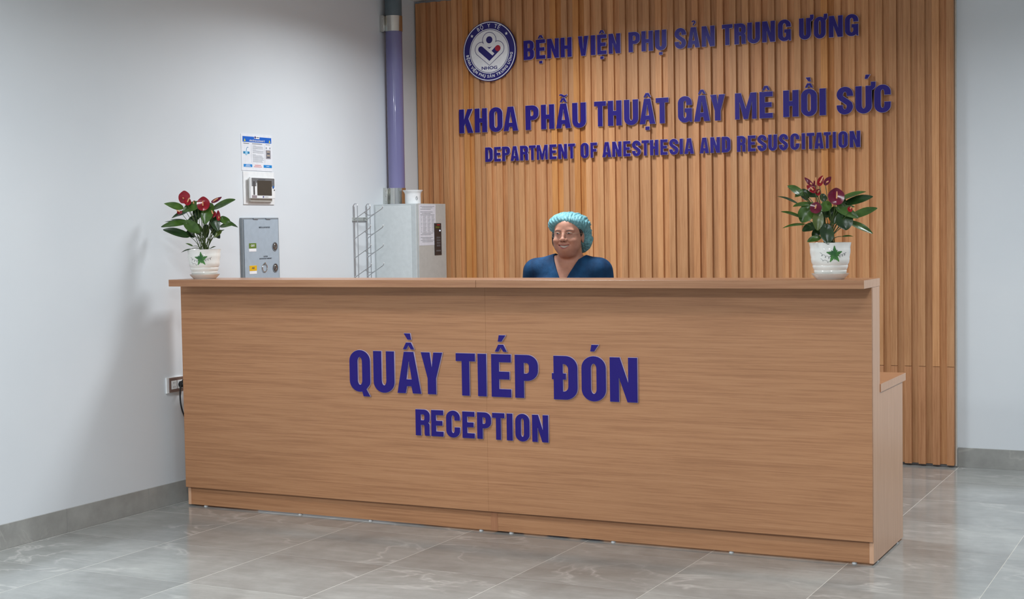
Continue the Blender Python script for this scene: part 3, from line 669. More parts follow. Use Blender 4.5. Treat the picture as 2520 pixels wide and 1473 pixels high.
MB().lathe([(.0045, 0), (.0045, .0014), (.002, .002)], (xf+.003-c[0], 2.394-c[1], 1.429-c[2]), 14, 'X').build('status_lamp', (lambda N: (N.set(.4, 0, (.5, .6, 1, 1)), N.b.inputs['Emission Color'].__setattr__('default_value', (.35, .5, 1, 1)), N.b.inputs['Emission Strength'].__setattr__('default_value', 8), N.m)[-1])(NT('blue_status_light')), kp, label='glowing blue status lamp')
for i in range(4):
    for j in range(3): wbox(xf+.003, xf+.0036, 2.350+j*.017, 2.362+j*.017, 1.383-i*.0175-.006, 1.383-i*.0175+.006, 'key', simple('key_grey', srgb(92, 92, 96), .5) if (i, j) == (0, 0) else bpy.data.materials['key_grey'], kp, 0, c=c)
wbox(xf+.003, xf+.0036, 2.342, 2.400, 1.292, 1.301, 'key_label', bpy.data.materials['key_grey'], kp, 0, c=c)
pp = empty('paper_notice', (xf, 2.2, 1.4), 'printed white paper sheet taped to the tube station front', 'paper')
cp = (xf, 2.2, 1.4)
wbox(xf, xf+.0008, 2.128, 2.345, 1.334, 1.600, 'sheet', simple('white_paper', srgb(214, 214, 222), .7), pp, 0, c=cp)
for i in range(26):
    z = 1.588-i*.0092
    if i in (3, 21): continue
    if 6 < i < 19:
        for y0, y1 in ((2.150, 2.165), (2.178, 2.222), (2.236, 2.275), (2.290, 2.330)): wbox(xf+.0008, xf+.0011, y0, y1-.004*(i % 3), z-.0016, z+.0016, 'text_line', M['inklight'], pp, 0, c=cp)
    else: wbox(xf+.0008, xf+.0011, 2.145+.02*(i % 2), 2.330-.025*(i % 3), z-.0018, z+.0018, 'text_line', M['inklight'], pp, 0, c=cp)

# carrier receiving cup
cc = (.112, 2.22, CB['z1']+.0005)
cu = empty('carrier_cup', cc, 'white flared plastic cup standing on the tube station top', 'cup')
MB().lathe([(.001, 0), (.050, 0), (.052, .006), (.052, .062), (.056, .074), (.066, .086), (.066, .089), (.062, .089), (.052, .076), (.048, .062), (.048, .01), (.001, .008)], (0, 0, 0), 40).build('cup_body', M['white'], cu, True)
ns = MB().tube([(.052*math.cos(a0)+.0008, .052*math.sin(a0)-.0008, z) for a0, z in [(-.55+.13*math.sin(t), .035+.0115*math.cos(t)) for t in np.linspace(0, 2*PI, 24)[:-1]]], .0008, 6, closed=True)
ns.tube([(.0535*math.cos(-.55-.085), .0535*math.sin(-.55-.085), .043), (.0535*math.cos(-.55+.085), .0535*math.sin(-.55+.085), .027)], .0008, 6)
ns.build('prohibition_mark', M['ink'], cu)

# riser pipe
PX, PY, PR = -.048, 2.285, .055
pi_ = empty('pneumatic_tube_pipe', (PX, PY, CB['z1']), 'violet translucent pneumatic tube pipe rising up the wall corner', 'pipe')
zb = CB['z1']+.0005
def mat_pipe():
    N = NT('violet_tube_plastic'); v = N.mapping((1, 1, .2)); n = N.noise(v, 6, 2)
    m_ = N.set(.16, 0, N.ramp(n, [(.3, srgb(124, 122, 170)), (.7, srgb(140, 137, 182))]), .5); N.b.inputs['Transmission Weight'].default_value = .25; N.b.inputs['Coat Weight'].default_value = .3
    return m_
MB().lathe([(PR, 0), (PR, 2.742-zb)], (0, 0, .0), 48).build('tube', mat_pipe(), pi_, True)
MB().lathe([(PR+.001, 0), (PR+.001, ZC-2.845)], (0, 0, 2.843-zb), 48).build('sleeve', simple('slate_grey_plastic', srgb(88, 102, 108), .45), pi_, True, label='dark slate grey upper sleeve')
def clamp(z0, z1):
    k = MB().lathe([(PR+.0035, z0), (PR+.0035, z1)], (0, 0, 0), 48); k.box(-PR-.011, -PR*.62, -PR-.012, -PR+.012, z0-.004, z1+.002, .001)
    o = k.build('clamp', M['steel'], pi_, True)
    for q in (.15, .5, .85): MB().lathe([(.004, 0), (.004, -.003)], (-PR*.88, -PR-.012, z0+(z1-z0)*q), 12, 'Y').build('bolt', M['steel'], o)
clamp(2.742-zb, 2.843-zb); clamp(.004, .108)

# carrier rack
cr_ = (XL, 1.93, 1.1)
rk = empty('carrier_wire_rack', cr_, 'plated wire rack with upturned hooks on the wall beside the tube station', 'wire rack')
for yy in (1.845, 1.995):
    pts = [(XL+.008, yy, .98), (XL+.008, yy, 1.595)]+[(XL+.022-.014*math.cos(t), yy, 1.595+.014*math.sin(t)) for t in np.linspace(.3, PI-.3, 6)]+[(XL+.036, yy, 1.595), (XL+.036, yy, .98)]
    MB().tube(rel(cr_, pts), .0027, 8).build('upright', M['wire'], rk, True)
    MB().tube(rel(cr_, [(XL+.0045, yy+.012, .98), (XL+.0045, yy+.012, 1.59)]), .0020, 8).build('wall_wire', M['wire'], rk, True)
wbox(XL, XL+.012, 1.835, 2.005, 1.500, 1.522, 'mounting_bar', M['steel'], rk, .001, c=cr_)
for lv in range(5):
    zb_ = 1.515-.122*lv
    for yy in (1.845, 1.995):
        b = rel(cr_, [(XL+.010, yy, zb_-.008), (XL+.036, yy, zb_+.008), (XL+.120, yy+.012, zb_+.062), (XL+.126, yy+.012, zb_+.074)])
        o = MB().tube(b, .0025, 8).build('hook', M['wire'], rk, True)
        MB().tube([b[3], (b[3][0]+.001, b[3][1], b[3][2]+.006)], .0036, 8).build('hook_tip', M['white'], o)
    b = rel(cr_, [(XL+.082, 1.853, zb_+.038), (XL+.080, 1.900, zb_+.020), (XL+.080, 1.945, zb_+.020), (XL+.082, 2.003, zb_+.038)])
    MB().tube(b, .0026, 8).build('cradle_wire', M['wire'], rk, True)

# ------------------------------------------------------------------ anthuriums
def mat_leaf(name, d, l_, rough=.28):
    N = NT(name); v = N.mapping((1, 1, 1)); n = N.noise(v, 22, 3); g = N.noise(v, 90, 2)
    N.bump(g, .12, .002); m_ = N.set(rough, 0, N.ramp(n, [(.3, d), (.7, l_)]), .5); return m_
M['leaf'] = mat_leaf('green_leaf', srgb(42, 68, 22), srgb(72, 104, 38)); M['leaf_d'] = mat_leaf('dark_green_leaf', srgb(24, 46, 20), srgb(40, 68, 28)); M['leaf_y'] = mat_leaf('olive_leaf', srgb(70, 84, 36), srgb(90, 104, 46))
M['stem'] = simple('green_stem', srgb(66, 82, 34), .45); M['spathe'] = mat_leaf('red_spathe', srgb(118, 10, 26), srgb(160, 18, 36), .16); M['spathe_d'] = mat_leaf('purple_red_spathe', srgb(84, 10, 36), srgb(118, 16, 50), .16)
M['spadix'] = simple('cream_spadix', srgb(222, 160, 110), .5); M['soil'] = simple('dark_soil', srgb(40, 30, 24), .95, var=.4); M['pot'] = simple('white_glazed_ceramic', srgb(232, 230, 224), .08, 0, .6, .01)
M['ivy'] = mat_leaf('ivy_print_green', srgb(36, 84, 46), srgb(96, 158, 78), .2)
def bez(a, b, c_, d, t): s = 1-t; return a*s**3+b*3*s*s*t+c_*3*s*t*t+d*t**3
def leaf_mesh(base, tip, width, nrm, droop=.12, fold=.25, heart=False, n=12, mcols=7, wav=0):
    base, tip = Vector(base), Vector(tip); ax = tip-base; Lg = ax.length; axn = ax/Lg
    nr = (Vector(nrm)-axn*axn.dot(Vector(nrm))).normalized(); side = axn.cross(nr)
    P = []
    for i in range(n+1):
        s = .5-.5*math.cos(PI*i/n) if heart else i/n; cen = base+ax*s+nr*(droop*Lg*math.sin(PI*s))
        if heart: wd = width/2*math.sqrt(max(0, 1-(2*s**.80-1)**2))*(1-.38*max(0, (s-.55)/.45)**1.3)
        else: wd = width/2*max(.02, math.sin(PI*s**.72))**.85
        if i == n: wd = .0004
        row = []
        for j in range(mcols):
            u = (j/(mcols-1))*2-1
            back = -axn*(abs(u)**1.5*.30*width*(1-s)**3) if heart else Vector((0, 0, 0))
            row.append(cen+side*(u*wd)+nr*(-fold*wd*(1-abs(u))+wav*wd*math.sin(5*s+3*u))+back)
        P.append(row)
    return P
def plant(loc, k, leaves, flowers, seed, label, flip=False):
    random.seed(seed)
    root = empty('potted_anthurium', loc, label, 'potted plant', 'potted anthuriums on the desk', rz=.445)
    # pot local frame: x to the side, y away, z up
    prof = [(.001, .020), (.060, .020), (.064, .023), (.068, .034), (.0665, .038), (.0705, .046), (.0735, .055), (.072, .059), (.0775, .070), (.0800, .086), (.0790, .090), (.0835, .112), (.0835, .128), (.0825, .131), (.0865, .150), (.0870, .153), (.0845, .153), (.0815, .148), (.078, .12), (.001, .12)]
    pot = MB().lathe(prof, (0, 0, 0), 56).build('pot', M['pot'], root, True)
    MB().lathe([(.001, 0), (.056, 0), (.060, .004), (.074, .018), (.0785, .0245), (.076, .0245), (.068, .015), (.058, .0185), (.001, .0185)], (0, 0, 0), 56).build('saucer', M['pot'], root, True)
    MB().lathe([(.001, .139), (.04, .1425), (.0805, .139), (.001, .13)], (0, 0, 0), 32).build('soil', M['soil'], root)
    # ivy print wrapped on the pot, centred at angle facing the viewer
    lob = []
    for i in range(80):
        a = 2*PI*i/80+.35; r_ = .0215*(1+.30*math.cos(5*a)+.16*math.cos(10*a+.5)+.08*math.cos(20*a+.6)); lob.append((r_*math.sin(a)*1.05+.002, .104+r_*math.cos(a)*1.15))
    def rad(z):
        for (r0, z0), (r1, z1) in zip(prof[2:16], prof[3:17]):
            if z0 <= z <= z1 and z1 > z0: return r0+(r1-r0)*(z-z0)/(z1-z0)
        return .083
    def wrap(u, z, off=.0006): a = -PI/2+u/.082+.0; r_ = rad(z)+off; return (r_*math.cos(a), r_*math.sin(a), z)
    cen = (.002, .104); P = []
    for kk in range(5):
        t = kk/4; P.append([wrap(cen[0]+(x-cen[0])*max(t, .001), cen[1]+(z-cen[1])*max(t, .001), .0009) for x, z in lob+[lob[0]]])
    MB().grid(P).build('ivy_print', M['ivy'], pot, True, label='printed green ivy leaf on the pot')
    def vine(f, n, nm='vine_print'): MB().tube([wrap(*f(i/n), .0003) for i in range(n+1)], .00055, 5).build(nm, M['ivy'] if nm != 'vine_print' else M['ink'], pot)
    vine(lambda t: (.020+.036*t+.0048*math.sin(19*t), .095+.0048*math.cos(19*t)+.012*t), 48)
    vine(lambda t: (-.014-.044*t-.0048*math.sin(19*t), .092+.0048*math.cos(19*t)+.016*t*t), 48)
    vine(lambda t: (-.058+.040*t+.004*math.sin(12*t), .084-.012*t+.004*math.cos(12*t)), 36)
    zr = .153
    def pt(q, w_): return Vector(((q[0])*k, w_, zr+q[1]*k))
    for q in leaves:
        tip, base, wd, dt, db, nrm, mt = q[:7]; heart = len(q) > 7
        B, Tp = pt(base, db), pt(tip, dt)
        lf = MB().grid(leaf_mesh(B, Tp, wd*k*1.04, nrm, .07, .24, heart, wav=.07)).build('leaf', M[mt], root, True, norm=False)
        so_ = Vector((random.uniform(-.022, .022), random.uniform(-.02, .02), .140)); mid = B*.55+so_*.45; mid.z += .02; mid.x = so_.x*.55+B.x*.35; mid.y = so_.y*.5+B.y*.4
        top = (Tp-B)
        pts = [bez(so_, mid, B*.8+mid*.2, B, t/8) for t in range(9)]
        MB().tube(pts, .0015, 6, rs=[.0021-.0009*i/8 for i in range(9)]).build('leaf_stalk', M['stem'], lf, True)
    for q in flowers:
        ctr, size, w_, fn, mt, spx = q
        C = pt(ctr, w_); nv = Vector(fn).normalized(); upv = (Vector((0, 0, 1))-nv*nv.z).normalized()
        tilt = Matrix.Rotation(spx[2] if len(spx) > 2 else 0, 3, nv); upv = tilt @ upv
        B = C+upv*(-size[1]*k*.42); Tp = C+upv*(size[1]*k*.5)
        fl = MB().grid(leaf_mesh(B, Tp, size[0]*k, nv, -.06, .12, True, 12, 9)).build('flower', M[mt], root, True, norm=False)
        sb = B+nv*.004+upv*.006
        MB().tube([sb, sb+nv*.008+upv*spx[0]*k*.5, sb+nv*.010+upv*spx[0]*k], .003, 8, rs=[.0032, .0032, .0018]).build('spadix', M['spadix'], fl, True)
        so_ = Vector((random.uniform(-.018, .018), random.uniform(-.012, .02), .140)); mid = Vector((so_.x*.6+B.x*.4, so_.y*.5+B.y*.5, (so_.z+B.z)/2))
        MB().tube([bez(so_, mid, mid*.3+B*.7, B-nv*.001, t/8) for t in range(9)], .0014, 6).build('flower_stalk', M['stem'], fl, True)
    return root
U_, F_, FD = (0, -.45, .9), (0, -.95, .35), (.0, -.8, .6)
def q_(tip, base, w_, dt, db, n_, mt, *h): return (tip, base, w_, dt, db, n_, mt)+h
def Lp(x, y): return (x-700, 965-y)
lv = [q_(Lp(165,325), Lp(440,400), 125, -.01, -.01, (-.1,-.7,.7), 'leaf'), q_(Lp(1172,288), Lp(880,395), 130, -.03, -.02, (-.2,-.7,.7), 'leaf', 1), q_(Lp(278,532), Lp(510,430), 105, -.03, -.02, (-.2,-.6,.75), 'leaf_d'),
      q_(Lp(122,648), Lp(470,590), 105, -.02, -.02, (-.1,-.8,.6), 'leaf', 1), q_(Lp(170,686), Lp(480,770), 130, -.05, -.02, (-.3,-.7,.6), 'leaf_d', 1), q_(Lp(140,578), Lp(470,610), 70, .03, .02, U_, 'leaf_d'),
      q_(Lp(212,552), Lp(500,600), 90, .04, .02, U_, 'leaf_d'), q_(Lp(1168,636), Lp(925,650), 100, -.03, .0, (.1,-.7,.7), 'leaf'), q_(Lp(1165,672), Lp(900,560), 95, .03, .01, (.3,-.6,.7), 'leaf_d'),
      q_(Lp(762,625), Lp(820,375), 165, -.075, -.045, F_, 'leaf', 1), q_(Lp(690,740), Lp(500,600), 150, -.07, -.04, F_, 'leaf', 1), q_(Lp(935,722), Lp(850,510), 130, -.05, -.03, (.2,-.9,.4), 'leaf_d', 1),
      q_(Lp(450,440), Lp(640,345), 150, -.05, -.03, (0,-.8,.55), 'leaf', 1), q_(Lp(1075,640), Lp(960,540), 110, .0, .01, (.3,-.8,.5), 'leaf', 1), q_(Lp(1005,700), Lp(870,770), 75, -.02, 0, U_, 'leaf'), q_(Lp(870,815), Lp(960,700), 65, -.04, -.02, F_, 'leaf_y'),
      q_(Lp(600,560), Lp(640,370), 150, .01, .02, F_, 'leaf_d', 1), q_(Lp(740,570), Lp(700,390), 150, .0, .02, F_, 'leaf_d', 1), q_(Lp(520,700), Lp(560,540), 140, -.01, .01, F_, 'leaf_d', 1), q_(Lp(800,720), Lp(840,590), 110, .02, .02, F_, 'leaf_d', 1),
      q_(Lp(640,770), Lp(590,640), 110, .02, .02, F_, 'leaf', 1), q_(Lp(420,1005), Lp(555,955), 40, -.06, -.05, U_, 'leaf_d'), q_(Lp(462,880), Lp(560,920), 50, -.03, -.02, U_, 'leaf'), q_(Lp(890,930), Lp(800,955), 45, -.04, -.03, U_, 'leaf_d'),
      q_(Lp(645,300), Lp(650,380), 60, .02, .02, F_, 'leaf_d'), q_(Lp(560,800), Lp(480,720), 90, .02, .02, F_, 'leaf_d', 1), q_(Lp(900,820), Lp(820,700), 90, .04, .03, F_, 'leaf_d', 1), q_(Lp(700,820), Lp(720,650), 100, .04, .03, F_, 'leaf_d', 1)]
fl = [(Lp(462,222), (175,140), -.03, (-.2,-1,.15), 'spathe', (10,0)), (Lp(525,300), (95,90), -.045, (.3,-1,.5), 'spathe', (60,0,-.5)), (Lp(748,318), (180,160), -.07, (.05,-1,.25), 'spathe', (60,0)), (Lp(905,285), (55,180), -.02, (.5,-.8,.4), 'spathe_d', (70,0,-1.1)),
      (Lp(590,325), (70,80), -.02, (0,-1,.5), 'spathe', (20,0)), (Lp(388,448), (60,90), -.03, (-.3,-.7,.6), 'spathe', (50,0,1.3)), (Lp(865,470), (95,85), -.055, (.1,-1,.3), 'spathe', (50,0,.3)), (Lp(935,500), (58,140), -.04, (.4,-1,.1), 'spathe', (20,0))]
plant((.161, 0, H), .000374, lv, fl, 3, 'potted red anthurium at the left end of the desk beside the white wall')
def Rp(x, y): return (x-805, 930-y)
lv = [q_(Rp(250,203), Rp(430,300), 125, -.03, -.03, (.2,-.8,.6), 'leaf', 1), q_(Rp(345,345), Rp(440,260), 80, -.03, -.03, F_, 'leaf'), q_(Rp(135,330), Rp(405,430), 75, 0, 0, U_, 'leaf_d'), q_(Rp(170,527), Rp(420,600), 90, -.02, -.03, U_, 'leaf', 1),
      q_(Rp(170,738), Rp(470,690), 70, -.05, -.04, U_, 'leaf'), q_(Rp(1278,288), Rp(950,380), 105, .02, 0, U_, 'leaf', 1), q_(Rp(1375,350), Rp(1040,430), 120, .03, .01, (0,-.75,.6), 'leaf_d', 1), q_(Rp(1410,500), Rp(1100,600), 115, 0, -.01, (0,-.75,.6), 'leaf', 1),
      q_(Rp(1335,825), Rp(1060,680), 110, -.02, -.02, (.3,-.8,.6), 'leaf', 1), q_(Rp(650,350), Rp(430,275), 90, -.02, -.02, F_, 'leaf_d'), q_(Rp(600,775), Rp(625,560), 135, -.075, -.06, F_, 'leaf_y', 1), q_(Rp(420,670), Rp(510,500), 190, -.04, -.03, F_, 'leaf', 1),
      q_(Rp(1135,625), Rp(900,500), 130, -.05, -.03, (.1,-.85,.5), 'leaf', 1), q_(Rp(980,775), Rp(950,600), 210, -.055, -.04, F_, 'leaf_d', 1), q_(Rp(727,950), Rp(720,740), 170, -.085, -.06, F_, 'leaf_d', 1), q_(Rp(425,780), Rp(600,700), 120, -.05, -.03, FD, 'leaf_d', 1),
      q_(Rp(475,915), Rp(640,860), 90, -.07, -.04, FD, 'leaf', 1), q_(Rp(1085,857), Rp(940,855), 48, -.03, -.02, U_, 'leaf'), q_(Rp(665,530), Rp(760,440), 130, -.06, -.04, F_, 'leaf', 1), q_(Rp(325,465), Rp(560,430), 120, -.02, -.01, U_, 'leaf', 1),
      q_(Rp(830,590), Rp(740,520), 160, -.01, 0, F_, 'leaf_d', 1), q_(Rp(520,390), Rp(480,270), 110, .01, .02, F_, 'leaf_d', 1), q_(Rp(1000,490), Rp(900,340), 150, .01, .02, F_, 'leaf', 1), q_(Rp(850,700), Rp(870,520), 160, -.01, 0, F_, 'leaf', 1), q_(Rp(740,420), Rp(720,330), 90, .0, .01, F_, 'leaf_d', 1),
      q_(Rp(680,720), Rp(700,580), 130, .01, .02, F_, 'leaf_d', 1), q_(Rp(520,640), Rp(560,500), 150, .03, .03, F_, 'leaf_d', 1), q_(Rp(1090,700), Rp(1020,560), 140, .03, .03, F_, 'leaf_d', 1), q_(Rp(830,850), Rp(780,720), 110, .02, .02, F_, 'leaf', 1), q_(Rp(600,900), Rp(640,760), 100, .0, .0, F_, 'leaf_d', 1), q_(Rp(1150,480), Rp(960,470), 110, .04, .03, U_, 'leaf', 1)]
fl = [(Rp(842,322), (212,170), -.075, (0,-1,.15), 'spathe_d', (85,0)), (Rp(590,468), (150,120), -.07, (-.2,-1,.35), 'spathe_d', (40,0,-.3)), (Rp(530,155), (55,165), -.02, (-.3,-1,.2), 'spathe_d', (20,0,.75)), (Rp(676,138), (80,135), -.03, (.1,-1,.2), 'spathe', (80,0,-.45)),
      (Rp(776,140), (75,140), -.01, (.3,-1,.2), 'spathe_d', (20,0,-.8)), (Rp(542,240), (80,130), -.04, (-.2,-1,.2), 'spathe', (50,0,.9)), (Rp(655,280), (75,85), -.01, (0,-1,.4), 'spathe', (20,0,-.5)), (Rp(1022,503), (70,55), -.06, (.2,-1,.2), 'spathe', (20,0)), (Rp(610,180), (40,90), -.01, (.5,-1,.2), 'spathe_d', (95,0,.1))]
plant((3.434, 0, H), .0003266, lv, fl, 8, 'potted red anthurium at the right end of the desk before the slats')

# ------------------------------------------------------------------ the receptionist
def surface_nets(xs, ys, zs, F):
    ins = F < 0; nx, ny, nz = F.shape
    s8 = np.zeros((nx-1, ny-1, nz-1), np.uint8)
    for i in (0, 1):
        for j in (0, 1):
            for k in (0, 1): s8 += ins[i:nx-1+i, j:ny-1+j, k:nz-1+k]
    act = np.argwhere((s8 > 0) & (s8 < 8)); idx = -np.ones(s8.shape, np.int64); idx[tuple(act.T)] = np.arange(len(act))
    a = act; acc = np.zeros((len(a), 3)); cnt = np.zeros(len(a)); ax = (xs, ys, zs)
    cor = [(i, j, k) for i in (0, 1) for j in (0, 1) for k in (0, 1)]
    for c1 in cor:
        for d in range(3):
            if c1[d] == 1: continue
            c2 = list(c1); c2[d] = 1
            i1 = a+np.array(c1); i2 = a+np.array(c2); v1 = F[tuple(i1.T)]; v2 = F[tuple(i2.T)]
            m_ = (v1 < 0) != (v2 < 0); t = np.where(m_, v1/np.where(m_, v1-v2, 1), 0)
            p1 = np.stack([ax[q][i1[:, q]] for q in range(3)], 1); p2 = np.stack([ax[q][i2[:, q]] for q in range(3)], 1)
            acc += np.where(m_[:, None], p1+(p2-p1)*t[:, None], 0); cnt += m_
    V = acc/cnt[:, None]; Q = []
    for d in range(3):
        u, v = (d+1) % 3, (d+2) % 3
        A = ins; sl1 = [slice(None)]*3; sl2 = [slice(None)]*3; sl1[d] = slice(0, -1); sl2[d] = slice(1, None)
        ch = np.argwhere(A[tuple(sl1)] != A[tuple(sl2)])
        ok = (ch[:, u] > 0) & (ch[:, v] > 0) & (ch[:, u] < F.shape[u]-1) & (ch[:, v] < F.shape[v]-1); ch = ch[ok]
        fl_ = A[tuple(ch.T)]
        def cell(du, dv):
            q = ch.copy(); q[:, u] += du; q[:, v] += dv; return idx[tuple(q.T)]
        q = np.stack([cell(-1, -1), cell(0, -1), cell(0, 0), cell(-1, 0)], 1); q[~fl_] = q[~fl_][:, ::-1]; Q.append(q)
    return V, np.concatenate(Q)
def sm(a, b, k): h_ = np.clip(.5+.5*(b-a)/k, 0, 1); return b*(1-h_)+a*h_-k*h_*(1-h_)
def smsub(a, b, k): return -sm(-a, b, k)
def ell(X, Y, Z, c_, r_):
    x, y, z = (X-c_[0])/r_[0], (Y-c_[1])/r_[1], (Z-c_[2])/r_[2]; k0 = np.sqrt(x*x+y*y+z*z)
    k1 = np.sqrt((x/r_[0])**2+(y/r_[1])**2+(z/r_[2])**2)+1e-9; return k0*(k0-1)/k1
def cap(X, Y, Z, a, b, r0, r1):
    d = [b[i]-a[i] for i in range(3)]; dd = sum(q*q for q in d)
    t = np.clip(((X-a[0])*d[0]+(Y-a[1])*d[1]+(Z-a[2])*d[2])/dd, 0, 1)
    return np.sqrt((X-a[0]-d[0]*t)**2+(Y-a[1]-d[1]*t)**2+(Z-a[2]-d[2]*t)**2)-(r0+(r1-r0)*t)
EZ = 1.402                                                 # eye height
def torso(X, Y, Z):
    X = (X+.018)/1.035
    f = ell(X, Y, Z, (0, .035, 1.08), (.185, .125, .19)); f = sm(f, ell(X, Y, Z, (0, .02, .92), (.18, .15, .20)), .06); f = sm(f, ell(X, Y, Z, (0, .03, .78), (.19, .15, .13)), .05)
    for s in (-1, 1):
        f = sm(f, ell(X, Y, Z, (s*.075, -.06, 1.06), (.08, .07, .075)), .04)
        f = sm(f, cap(X, Y, Z, (s*.03, .045, 1.235), (s*.165, .035, 1.195), .050, .058), .05)
        f = sm(f, cap(X, Y, Z, (s*.175, .035, 1.192), (s*.225, .045, .94), .058, .044), .03)
    return f
def lower_arm(X, Y, Z, f):
    X = (X+.018)/1.035
    for s in (-1, 1):
        f = sm(f, cap(X, Y, Z, (s*.225, .045, .94), (s*.245, -.05, .73), .042, .028), .02)
        f = sm(f, cap(X, Y, Z, (s*.246, -.055, .715), (s*.247, -.068, .665), .026, .028), .012)
        for j, (dy, ln) in enumerate(((-.026, .066), (-.009, .076), (.009, .070), (.025, .056))):
            k1 = (s*(.246), -.068+dy, .655); k2 = (s*.238, -.074+dy, .655-ln*.55); k3 = (s*.224, -.076+dy, .655-ln)
            f = sm(f, cap(X, Y, Z, k1, k2, .0095, .0088), .004); f = sm(f, cap(X, Y, Z, k2, k3, .0088, .0074), .004)
        f = sm(f, cap(X, Y, Z, (s*.240, -.085, .690), (s*.222, -.108, .655), .011, .0095), .006); f = sm(f, cap(X, Y, Z, (s*.222, -.108, .655), (s*.214, -.108, .632), .0095, .0082), .004)
    return f
def legs(X, Y, Z, f, g=0):
    for s in (-1, 1):
        f = sm(f, cap(X, Y, Z, (s*.09, .03, .76), (s*.095, .03, .43), .095+g, .060+g), .03); f = sm(f, cap(X, Y, Z, (s*.095, .03, .43), (s*.10, .05, .09), .058+g, .038+g*1.6), .02)
    return f
HT = math.radians(0)
def head(X, Y, Z):
    Z = Z-EZ
    f = ell(X, Y, Z, (0, .010, .026), (.077, .094, .076))
    f = sm(f, ell(X, Y, Z, (0, -.018, -.040), (.073, .072, .076)), .03)
    f = sm(f, ell(X, Y, Z, (0, -.056, -.086), (.038, .036, .033)), .03)
    f = sm(f, ell(X, Y, Z, (0, -.018, -.108), (.048, .048, .027)), .026)
    for s in (-1, 1):
        f = sm(f, ell(X, Y, Z, (s*.043, -.064, -.039), (.024, .023, .019)), .014)
        f = sm(f, ell(X, Y, Z, (s*.041, -.032, -.064), (.028, .034, .028)), .025)
        f = sm(f, ell(X, Y, Z, (s*.028, -.071, .016), (.024, .009, .009)), .016)
        f = smsub(f, ell(X, Y, Z, (s*.032, -.097, .001), (.016, .012, .008)), .012)
        f = sm(f, ell(X, Y, Z, (s*.0315, -.079, -.0002), (.0135, .0075, .0075)), .004)
        f = sm(f, ell(X, Y, Z, (s*.078, .016, -.022), (.007, .017, .030)), .006)
        f = smsub(f, ell(X, Y, Z, (s*.087, .010, -.016), (.006, .008, .014)), .004)
    f = sm(f, cap(X, Y, Z, (0, -.082, .008), (0, -.104, -.030), .0075, .0105), .010)
    f = sm(f, ell(X, Y, Z, (0, -.104, -.034), (.0135, .0120, .0105)), .006)
    for s in (-1, 1): f = sm(f, ell(X, Y, Z, (s*.0145, -.093, -.036), (.0088, .0105, .0082)), .006)
    for s in (-1, 1): f = smsub(f, cap(X, Y, Z, (s*.0205, -.094, -.036), (s*.037, -.083, -.060), .0022, .0018), .006)
    for s in (-1, 1): f = smsub(f, ell(X, Y, Z, (s*.0068, -.104, -.0445), (.0028, .006, .0022)), .002)
    zc = -.069+10*X*X                                     # smiling mouth line
    f = sm(f, np.sqrt(np.clip((Y+.083-2.2*X*X*3)/1.3, -9, 9)**2+(Z-zc-.0085)**2+np.clip(np.abs(X)-.026, 0, 9)**2)-.0036, .005)
    f = sm(f, np.sqrt(np.clip((Y+.082-2.2*X*X*3)/1.3, -9, 9)**2+(Z-zc+.0125)**2+np.clip(np.abs(X)-.018, 0, 9)**2)-.0048, .005)
    cav = np.maximum(np.maximum(np.abs(Z-zc+.0015)-(.0062-5.0*X*X), np.abs(X)-.029), Y+.068)
    f = smsub(f, cav, .0015)
    return f
def neck(X, Y, Z, f):
    f = sm(f, cap(X, Y, Z, (0, .030, 1.33), (0, .045, 1.20), .062, .068), .030); return f
def axis(parts):
    out = []
    for a, b, st_ in parts:
        n = max(1, int(round((b-a)/st_))); out += list(np.linspace(a, b, n, endpoint=False))
    return np.array(out+[parts[-1][1]], np.float32)
pr = empty('person', (1.672, 1.235, 0), 'smiling person in teal hair net, glasses and navy scrubs behind the desk', 'person', rz=math.radians(7))
xs = axis([(-.30, -.20, .0045), (-.20, -.095, .009), (-.095, .095, .0017), (.095, .20, .009), (.20, .30, .0045)])
ys = axis([(-.26, -.125, .006), (-.125, .06, .0018), (.06, .26, .007)])
zs = axis([(.0, .62, .014), (.62, .74, .0045), (.74, 1.18, .012), (1.18, 1.255, .006), (1.255, 1.43, .0018), (1.43, 1.56, .005)])
X, Y, Z = xs[:, None, None], ys[None, :, None], zs[None, None, :]
sh = (len(xs), len(ys), len(zs))
F = np.full(sh, .5, np.float32)
hi = zs > 1.20; lo_ = ~hi
iz = np.where(hi)[0][0]
ZH, ZL = Z[:, :, iz:], Z[:, :, :iz]
fh = head(X, Y, ZH); fh = sm(fh, neck(X, Y, ZH, np.full_like(fh, .5)), .02); fh = sm(fh, torso(X, Y, ZH), .02); F[:, :, iz:] = fh
fl2 = torso(X, Y, ZL)+0*fh[:, :, :1]; fl2 = neck(X, Y, ZL, fl2); fl2 = lower_arm(X, Y, ZL, fl2); fl2 = legs(X, Y, ZL, fl2)
for s in (-1, 1): fl2 = sm(fl2, cap(X, Y, ZL, (s*.10, .06, .045), (s*.115, -.10, .03), .036, .030), .03)
F[:, :, :iz] = fl2; F[:, :, 0] = .1
V, Q = surface_nets(xs, ys, zs, F)
me = bpy.data.meshes.new('body'); me.from_pydata(V.tolist(), [], Q.tolist()); me.update()
